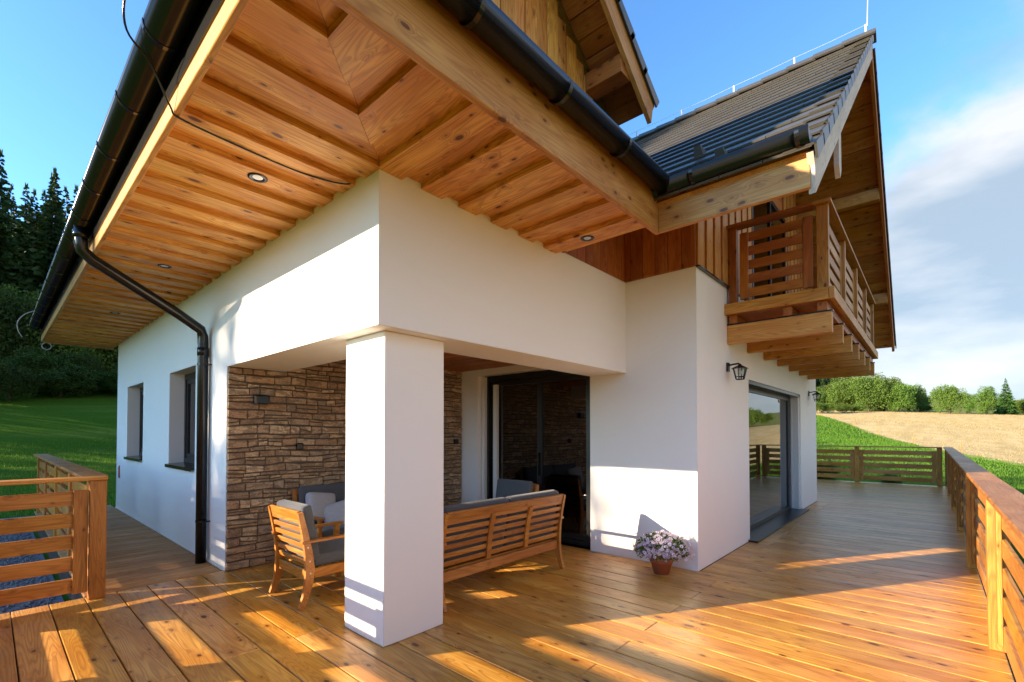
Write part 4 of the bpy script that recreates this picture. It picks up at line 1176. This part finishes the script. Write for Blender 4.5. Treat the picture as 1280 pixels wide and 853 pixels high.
# recessed downlights
def downlight(x, y, z, label, gap=0):
    t = thing('downlight', label, 'downlight', (x, y, z), 0, 'downlights in the eaves soffit')
    b = MB(); b.lathe([(0.034, 0.002), (0.050, -0.006), (0.066, -0.005), (0.066, 0.002)], 20); part('ring', b, M['black'], t, smooth_=True)
    b = MB(); b.lathe([(0.0, -0.0015), (0.016, -0.0015), (0.017, -0.0005), (0.035, -0.0005)], 20); part('lens', b, M['steel'], t)
downlight(-0.675, 0.64, SZ0 - 0.0015, 'round recessed downlight in the eaves near the porch corner')
downlight(-0.672, 3.40, SZ0 - 0.001, 'round recessed downlight in the eaves above the rain pipe')
downlight(-0.672, 6.50, SZ0 - 0.001, 'round recessed downlight in the eaves above the windows')
downlight(1.875, -0.59, SZ0 - 0.001, 'round recessed downlight in the porch-side eaves by the wing')

# wall boxes on the stone
b = MB(); b.add(soft_box(0.175, 0.07, 0.11, 0.012, 4).v, soft_box(0.175, 0.07, 0.11, 0.012, 4).f)
o = part('wall_light', b, M['black'], None, (0.213, YS - 0.062, 2.0)); tag(o, 'black box wall light on the stone wall near its outer corner', 'wall light')
for (x, z, lab) in ((0.68, 1.43, 'small black socket low on the stone wall behind the sofa'), (3.33, 1.455, 'small black switch on the stone beside the porch door')):
    b = soft_box(0.08, 0.05, 0.085, 0.008, 4); o = part('wall_socket', b, M['black'], None, (x, YS - 0.048, z)); tag(o, lab, 'socket', 'sockets on the stone wall')
b = MB(); b.box(-0.012, 0.0, -0.03, 0.03, 0, 0.26); b.box(-0.02, -0.0121, -0.018, 0.018, 0.02, 0.24)
o = part('warning_strip', b, M['sign_red'], None, (WX - 0.001, 9.62, 0.66)); tag(o, 'small red strip on the white wall at its far corner', 'strip')

# loose cable across the soffit, wire loops at the far eave
b = MB()
cp_ = [(-1.40, -0.15, 3.93), (-1.49, -0.10, 3.93), (-1.54, 0.00, 3.86), (-1.52, 0.10, 3.74), (-1.40, 0.17, 3.66), (-1.30, 0.22, 3.50), (-1.25, 0.25, 3.472), (-1.0, 0.30, 3.482), (-0.75, 0.33, 3.490), (-0.5, 0.33, 3.490), (-0.32, 0.28, 3.484), (-0.22, 0.22, 3.478), (-0.17, 0.21, 3.496)]
def smooth_path(p, n=6):
    P = [Vector(q) for q in p]; out = []
    for i in range(len(P) - 1):
        a, b_, c, d_ = P[max(i - 1, 0)], P[i], P[i + 1], P[min(i + 2, len(P) - 1)]
        for k in range(n):
            t = k / n; out.append(0.5 * ((2 * b_) + (c - a) * t + (2 * a - 5 * b_ + 4 * c - d_) * t * t + (3 * b_ - a - 3 * c + d_) * t ** 3))
    return out + [P[-1]]
b.tube(smooth_path(cp_), 0.006, 6)
o = part('cable', b, M['black'], None, smooth_=True); tag(o, 'thin black cable looping from the gutter across the timber soffit', 'cable')
b = MB(); b.tube([(-1.20 + 0.07 * math.cos(a), 10.57, 3.40 + 0.07 * math.sin(a)) for a in [k * math.pi / 8 for k in range(17)]], 0.008, 5)
o = part('wire_ring', b, M['wire'], None); tag(o, 'white wire ring hanging from the far end of the eaves', 'wire')
b = MB(); b.tube(smooth_path([(-1.47, 9.0, 3.80), (-1.58, 9.0, 3.72), (-1.66, 9.05, 3.58), (-1.65, 9.1, 3.44), (-1.60, 9.15, 3.34)]), 0.007, 5)
o = part('wire', b, M['wire'], None); tag(o, 'loose white wire end curling out below the far gutter', 'wire')

# ------------------------------------------------------------------ plants
def leaf_quad(b, p, d, n, l, w):
    d = d.normalized(); s = d.cross(n)
    if s.length < 1e-3: s = d.cross(Vector((1, 0, 0)))
    s = s.normalized() * w / 2
    b.add([p, p + d * l * 0.45 + s, p + d * l, p + d * l * 0.45 - s], [(0, 1, 2, 3)])
def rdir(r): 
    while True:
        v = Vector((r.uniform(-1, 1), r.uniform(-1, 1), r.uniform(-1, 1)))
        if 0.05 < v.length < 1: return v.normalized()
rp = random.Random(21)
pot = thing('flower_pot', 'terracotta pot overflowing with small lilac daisies at the wing wall', 'flower pot', (3.17, -0.74, 0.001))
b = MB(); b.lathe([(0.0, 0.0), (0.085, 0.0), (0.118, 0.125), (0.128, 0.13), (0.128, 0.165), (0.112, 0.165), (0.105, 0.14), (0.0, 0.14)], 26); part('pot', b, M['terracotta'], pot, smooth_=True)
b = MB(); fl_ = MB(); ce = MB()
for k in range(2200):
    d_ = rdir(rp); 
    if d_.z < -0.35: continue
    rad = rp.uniform(0.35, 1.0) ** 0.5
    p = Vector((d_.x * 0.225, d_.y * 0.225, 0.25 + d_.z * 0.155)) * 1.0; p = Vector((0, 0, 0.22)) + (p - Vector((0, 0, 0.22))) * rad
    leaf_quad(b, p, (d_ + rdir(rp) * 0.7), rdir(rp), rp.uniform(0.03, 0.055), 0.012)
for k in range(620):
    d_ = rdir(rp)
    if d_.z < -0.30: continue
    q = rp.uniform(0.86, 1.10) if rp.random() < 0.8 else rp.uniform(1.1, 1.32); p = Vector((d_.x * 0.235 * q, d_.y * 0.235 * q, 0.25 + d_.z * 0.165 * q))
    nn = (d_ + rdir(rp) * 0.45).normalized(); t1 = nn.orthogonal().normalized(); t2 = nn.cross(t1); rr_ = rp.uniform(0.013, 0.021)
    for e in range(7):
        a = e * 2 * math.pi / 7; dd = t1 * math.cos(a) + t2 * math.sin(a); sd = nn.cross(dd) * rr_ * 0.36
        fl_.add([p + dd * rr_ * 0.2 + nn * 0.001, p + dd * rr_ * 0.7 + sd, p + dd * rr_ + nn * 0.002, p + dd * rr_ * 0.7 - sd], [(0, 1, 2, 3)])
    ce.add([p + (t1 * math.cos(e * 1.2566) + t2 * math.sin(e * 1.2566)) * rr_ * 0.3 + nn * 0.004 for e in range(5)], [(0, 1, 2, 3, 4)])
for mb_ in (b, fl_, ce): mb_.v = [(q[0] * 1.2, q[1] * 1.2, 0.12 + (q[2] - 0.12) * 1.12) for q in mb_.v]
o = part('foliage', b, M['leaf_small'], pot); o['kind'] = 'stuff'
o = part('flowers', fl_, M['petal'], pot); o['kind'] = 'stuff'
o = part('flower_centres', ce, M['pollen'], pot); o['kind'] = 'stuff'

def broad_crown(seed, n_clump, n_leaf, flat=0.85, leaf=0.34):
    """crown of leaf clumps, unit radius about 1 in each direction, centred on z = 0."""
    r = random.Random(seed); b = MB(); cl = []
    for i in range(n_clump):
        d_ = rdir(r); q = r.uniform(0.30, 0.84); cl.append((Vector((d_.x * q, d_.y * q, d_.z * q * flat)), r.uniform(0.17, 0.33)))
    for (c, rad) in cl:
        for k in range(n_leaf):
            d_ = rdir(r); p = c + d_ * rad * r.uniform(0.55, 1.05)
            leaf_quad(b, p, d_ + rdir(r) * 0.9 + Vector((0, 0, -0.3)), rdir(r), r.uniform(0.06, 0.10) * leaf / 0.34, r.uniform(0.05, 0.085) * leaf / 0.34)
    return b
def trunk_mesh(h, r0, seed, limbs=6):
    r = random.Random(seed); b = MB()
    b.tube([(0, 0, -0.6), (0.02 * h, 0, h * 0.3), (0.0, 0.02 * h, h * 0.6), (0, 0, h * 0.92)], [r0 * 1.25, r0, r0 * 0.7, r0 * 0.2], 8)
    for i in range(limbs):
        a = r.uniform(0, 6.28); z0 = h * r.uniform(0.35, 0.7); l = h * r.uniform(0.2, 0.33)
        b.tube([(0, 0, z0), (math.cos(a) * l * 0.5, math.sin(a) * l * 0.5, z0 + l * 0.45), (math.cos(a) * l, math.sin(a) * l, z0 + l * 0.75)], [r0 * 0.45, r0 * 0.28, r0 * 0.08], 5)
    return b
BR = []
for sd in range(4):
    m = broad_crown(100 + sd, 64, 230, leaf=0.21).mesh('crown'); BR.append(m)
TRK = [trunk_mesh(1.0, 0.035, 50 + i).mesh('trunk') for i in range(3)]
def conifer_mesh(seed):
    r = random.Random(seed); b = MB(); n = 40
    for i in range(n):
        t = i / (n - 1); z = 0.05 + 0.93 * t; R_ = 0.17 * (1 - t) ** 1.0 + 0.004
        for k in range(13 if t < 0.6 else (9 if t < 0.85 else 6)):
            a = r.uniform(0, 6.283); L = R_ * r.uniform(0.7, 1.08); d_ = Vector((math.cos(a), math.sin(a), r.uniform(-0.45, -0.1) + 0.2 * t))
            base = Vector((0, 0, z + r.uniform(-0.015, 0.015)))
            for q in range(6):
                f = (q + 0.5) / 6; p = base + d_ * L * f
                leaf_quad(b, p, d_ + rdir(r) * 0.4 + Vector((0, 0, -0.3)), rdir(r), L * r.uniform(0.25, 0.45) + 0.014, L * 0.14 + 0.010)
    for q in range(8): leaf_quad(b, Vector((0, 0, 0.97)), Vector((r.uniform(-.2, .2), r.uniform(-.2, .2), 1)), rdir(r), 0.05, 0.009)
    return b
CON = [conifer_mesh(300 + i).mesh('crown') for i in range(4)]
CTRK = trunk_mesh(1.0, 0.035, 60, 0).mesh('trunk')
for m in TRK + [CTRK]: m.materials.append(M['bark'])
bars = {}
def crown_copy(m, mat):
    k = (m.name, mat.name)
    if k not in bars:
        c = m.copy(); c.materials.clear(); c.materials.append(mat); bars[k] = c
    return bars[k]
rt = random.Random(77)
def broad_tree(x, y, h, wd, label, group, mat='leaf', name='broadleaf_tree', low=0.12):
    t = thing(name, label, 'tree', (x, y, H(x, y)), rt.uniform(0, 6.28), group)
    tr = mobj('trunk', rt.choice(TRK), None, t); tr.scale = (h * 0.8, h * 0.8, h * 0.75)
    cz = h * (low + (1 - low) / 2)
    c = mobj('crown', crown_copy(rt.choice(BR), M[mat]), None, t, (0, 0, cz)); c.scale = (wd / 2 * rt.uniform(0.95, 1.1), wd / 2 * rt.uniform(0.95, 1.1), h * (1 - low) / 2 / 0.92)
    return t
def conifer(x, y, h, label, group, mat='needle', wide=1.0):
    t = thing('conifer_tree', label, 'tree', (x, y, H(x, y)), rt.uniform(0, 6.28), group)
    tr = mobj('trunk', CTRK, None, t); tr.scale = (h * 0.35, h * 0.35, h * 0.95)
    c = mobj('crown', crown_copy(rt.choice(CON), M[mat]), None, t); c.scale = (h * wide, h * wide, h)
    return t
def pol(deg, r): return (-1.98 + r * math.cos(R(deg)), -3.055 + r * math.sin(R(deg)))

# right-hand skyline
for (dg, r_, h, w) in ((8.8, 172, 6.5, 8), (7.6, 178, 9.5, 9.5), (6.5, 170, 10.5, 10.5), (5.3, 176, 12, 11), (4.4, 168, 11.5, 11), (3.3, 174, 12, 12), (2.2, 170, 9.0, 9), (1.4, 184, 9.5, 8), (0.75, 194, 7.5, 6.5), (5.9, 196, 13.5, 12), (3.6, 200, 13, 12)):
    x, y = pol(dg, r_); broad_tree(x, y, h, w, 'rounded broadleaf tree in the dense clump above the straw field', 'trees in the clump above the field', low=-0.06)
for (dg, r_, h, w, lab) in ((-1.25, 165, 8.6, 7.6, 'round solitary broadleaf tree on the edge of the straw field'), (-3.6, 186, 8.0, 6.6, 'round broadleaf tree between the solitary tree and the conical one'), (-2.55, 210, 7.0, 5.0, 'small broadleaf tree half hidden behind the solitary round tree'), (-5.7, 190, 5.0, 7, 'low broadleaf tree beyond the conical tree on the skyline')):
    x, y = pol(dg, r_); broad_tree(x, y, h, w, lab, None, low=-0.06)
x, y = pol(-4.75, 180); conifer(x, y, 9.6, 'conical conifer standing alone among round trees on the skyline', None, 'leaf_dark', 1.35)
for (dg, r_, h, w) in ((9.0, 150, 3.5, 6), (7.8, 152, 3.2, 5), (6.6, 158, 2.6, 5), (5.6, 160, 2.4, 4), (0.3, 180, 2.4, 4)):
    x, y = pol(dg, r_); broad_tree(x, y, h, w, 'low bushy shrub along the upper edge of the straw field', 'shrubs along the field edge', name='shrub', low=0.0)
for i in range(44):
    dg = 1.0 + i * 0.23 + rt.uniform(-0.1, 0.1); r_ = rt.uniform(330, 420); x, y = pol(dg, r_)
    conifer(x, y, rt.uniform(13, 19) * (0.6 + 0.5 * min(1, max(0, (dg - 0.8) / 5))), 'dark conifer on the distant ridge behind the broadleaf clump', 'conifers on the distant ridge')
# trees across the valley, mirrored in the wing glass
for (dg, r_, h, w) in ((-14.1, 168, 8.5, 9), (-14.9, 160, 9.5, 10), (-15.9, 166, 9, 10), (-17, 158, 9.5, 11), (-13.2, 184, 7.0, 8), (-19.5, 165, 9, 11), (-22, 170, 9, 11), (-26, 175, 9, 11), (-31, 180, 9, 12), (-12.3, 205, 5, 8)):
    x, y = pol(dg, r_); broad_tree(x, y, h, w, 'broadleaf tree beyond the straw field, mirrored in the wing glass door', 'trees mirrored in the glass door', low=0.0)
# left hillside wood
for i in range(13):
    dg = 76 + i * 2.1 + rt.uniform(-0.5, 0.5); r_ = rt.uniform(52, 60); x, y = pol(dg, r_)
    broad_tree(x, y, rt.uniform(6, 10), rt.uniform(6, 9), 'light green broadleaf tree among darker ones at the wood edge' if i % 3 == 1 else 'dark broadleaf tree at the edge of the hillside wood', 'broadleaf trees at the wood edge', 'leaf' if i % 3 == 1 else 'leaf_dark', low=0.0)
for i in range(12):
    dg = 78 + i * 1.5 + rt.uniform(-0.4, 0.4); x, y = pol(dg, rt.uniform(44, 53))
    broad_tree(x, y, rt.uniform(1.2, 4.6), rt.uniform(2.5, 5.5), 'low dark shrub below the hillside wood', 'shrubs below the wood', 'leaf_dark', 'shrub', 0.0)
for i in range(90):
    dg = 79 + (i % 30) * 0.55 + rt.uniform(-0.25, 0.25); r_ = (63, 73, 84)[i // 30] + rt.uniform(-3, 4); x, y = pol(dg, r_)
    conifer(x, y, rt.uniform(15, 20), 'tall dark spruce in the hillside wood', 'spruces of the hillside wood', wide=0.9)
# trees west of the house that shade the windowed wall
for (s_, off, h, w) in ((38, 6.5, 26, 9.8), (46, 6.8, 29, 10.2), (56, 7.2, 33, 10.0), (46, 14, 24, 10), (52, 19, 23, 11), (45, 23, 22, 10), (50, 29, 23, 11), (46, 35, 22, 11), (54, 41, 24, 12), (56, 12, 24, 11)):
    x, y = SUN_XY.x * s_ + SUN_XY.y * off, SUN_XY.y * s_ - SUN_XY.x * off
    broad_tree(x, y, h, w, 'tall broadleaf tree west of the house shading the windowed wall', 'trees west of the house', 'leaf_dark', low=0.08)
# shrubs peeking through the end railing
for (x, y, h, w, lab) in ((18.2, -0.15, 1.15, 1.3, 'leafy yellow-green shrub behind the far railing close to the wing'), (18.05, -2.05, 0.75, 0.8, 'small yellow-green shrub behind the far railing near its corner')):
    t = thing('shrub', lab, 'shrub', (x, y, H(x, y)))
    c = mobj('crown', crown_copy(BR[1], M['leaf_small']), None, t, (0, 0, h * 0.52)); c.scale = (w / 2, w / 2, h * 0.58)
    b = MB(); b.tube([(0, 0, -0.1), (0.02, 0, h * 0.4)], [0.02, 0.012], 6); part('stem', b, M['bark'], t)

# ------------------------------------------------------------------ gravel bed and grass
gv = MB(); gv.add([(-6.0, 3.9, -0.405), (-1.35, 3.9, -0.405), (-1.35, 10.9, -0.405), (1.5, 10.9, -0.405), (1.5, 13.2, -0.405), (-6, 13.2, -0.405)], [(0, 1, 2, 3, 4, 5)])
gravel = part('gravel_bed', gv, M['gravel']); gravel['kind'] = 'structure'
b = MB(); rg = random.Random(5)
for k in range(9000):
    x, y = rg.uniform(-3.6, -1.4), rg.uniform(4.0, 11.5)
    if k % 5 == 0: x, y = rg.uniform(-3.5, 1.4), rg.uniform(10.95, 13.1)
    s = rg.uniform(0.014, 0.032); c = Vector((x, y, -0.405 + s * 0.3)); a = rg.uniform(0, 3.14)
    e1 = Vector((math.cos(a), math.sin(a), rg.uniform(-0.3, 0.3))) * s; e2 = Vector((-math.sin(a), math.cos(a), rg.uniform(-0.3, 0.3))) * s * rg.uniform(0.6, 1); e3 = Vector((0, 0, s * rg.uniform(0.6, 0.9)))
    b.add([c + e1, c + e2, c - e1, c - e2, c + e3, c - e3], [(0, 1, 4), (1, 2, 4), (2, 3, 4), (3, 0, 4)])
o = part('gravel', b, M['gravel']); o['kind'] = 'stuff'; o['label'] = 'grey crushed stone spread beside the walkway'
b = MB()
def blades(n, xr, yr, hmin, hmax, mb, w=0.012, cond=None):
    for k in range(n):
        x, y = rg.uniform(*xr), rg.uniform(*yr)
        if cond and not cond(x, y): continue
        z = H(x, y); h = rg.uniform(hmin, hmax); a = rg.uniform(0, 6.28); l = rg.uniform(0, 0.5) * h; e = rg.uniform(0, 6.28)
        mb.add([(x - math.cos(a) * w, y - math.sin(a) * w, z - 0.02), (x + math.cos(a) * w, y + math.sin(a) * w, z - 0.02), (x + math.cos(e) * l, y + math.sin(e) * l, z + h)], [(0, 1, 2)])
blades(26000, (17.4, 40), (-14, 8), 0.05, 0.14, b)
blades(50000, (30, 75), (-16, 16), 0.08, 0.18, b, 0.030, lambda x, y: 0.38 * x - 0.925 * y < 28.5)
blades(60000, (60, 135), (-2, 32), 0.12, 0.24, b, 0.055, lambda x, y: 0.38 * x - 0.925 * y < 28.5)
blades(16000, (4, 30), (-12, -3.6), 0.05, 0.14, b)
blades(26000, (-6, 6), (13.2, 34), 0.06, 0.20, b)
o = part('grass', b, M['grass']); o['kind'] = 'stuff'; o['label'] = 'mown green meadow grass around the house'
b = MB()
blades(60000, (45, 180), (-24, 24), 0.06, 0.17, b, 0.03, lambda x, y: 0.38 * x - 0.925 * y > 28.5)
o = part('dry_grass', b, M['straw']); o['kind'] = 'stuff'; o['label'] = 'tall dry straw-coloured grass of the upper field'
for i in range(9):
    x = 52 + i * 9.0; y = (0.38 * x - 28.0) / 0.925
    b = MB(); b.tube([(0, 0, -0.3), (0, 0, 0.75), (0.01, 0, 1.15)], [0.035, 0.035, 0.03], 6)
    o = part('fence_post', b, M['beam'], None, (x, y, H(x, y))); tag(o, 'thin wooden stake on the boundary between meadow and straw field', 'fence post', 'stakes along the field boundary')
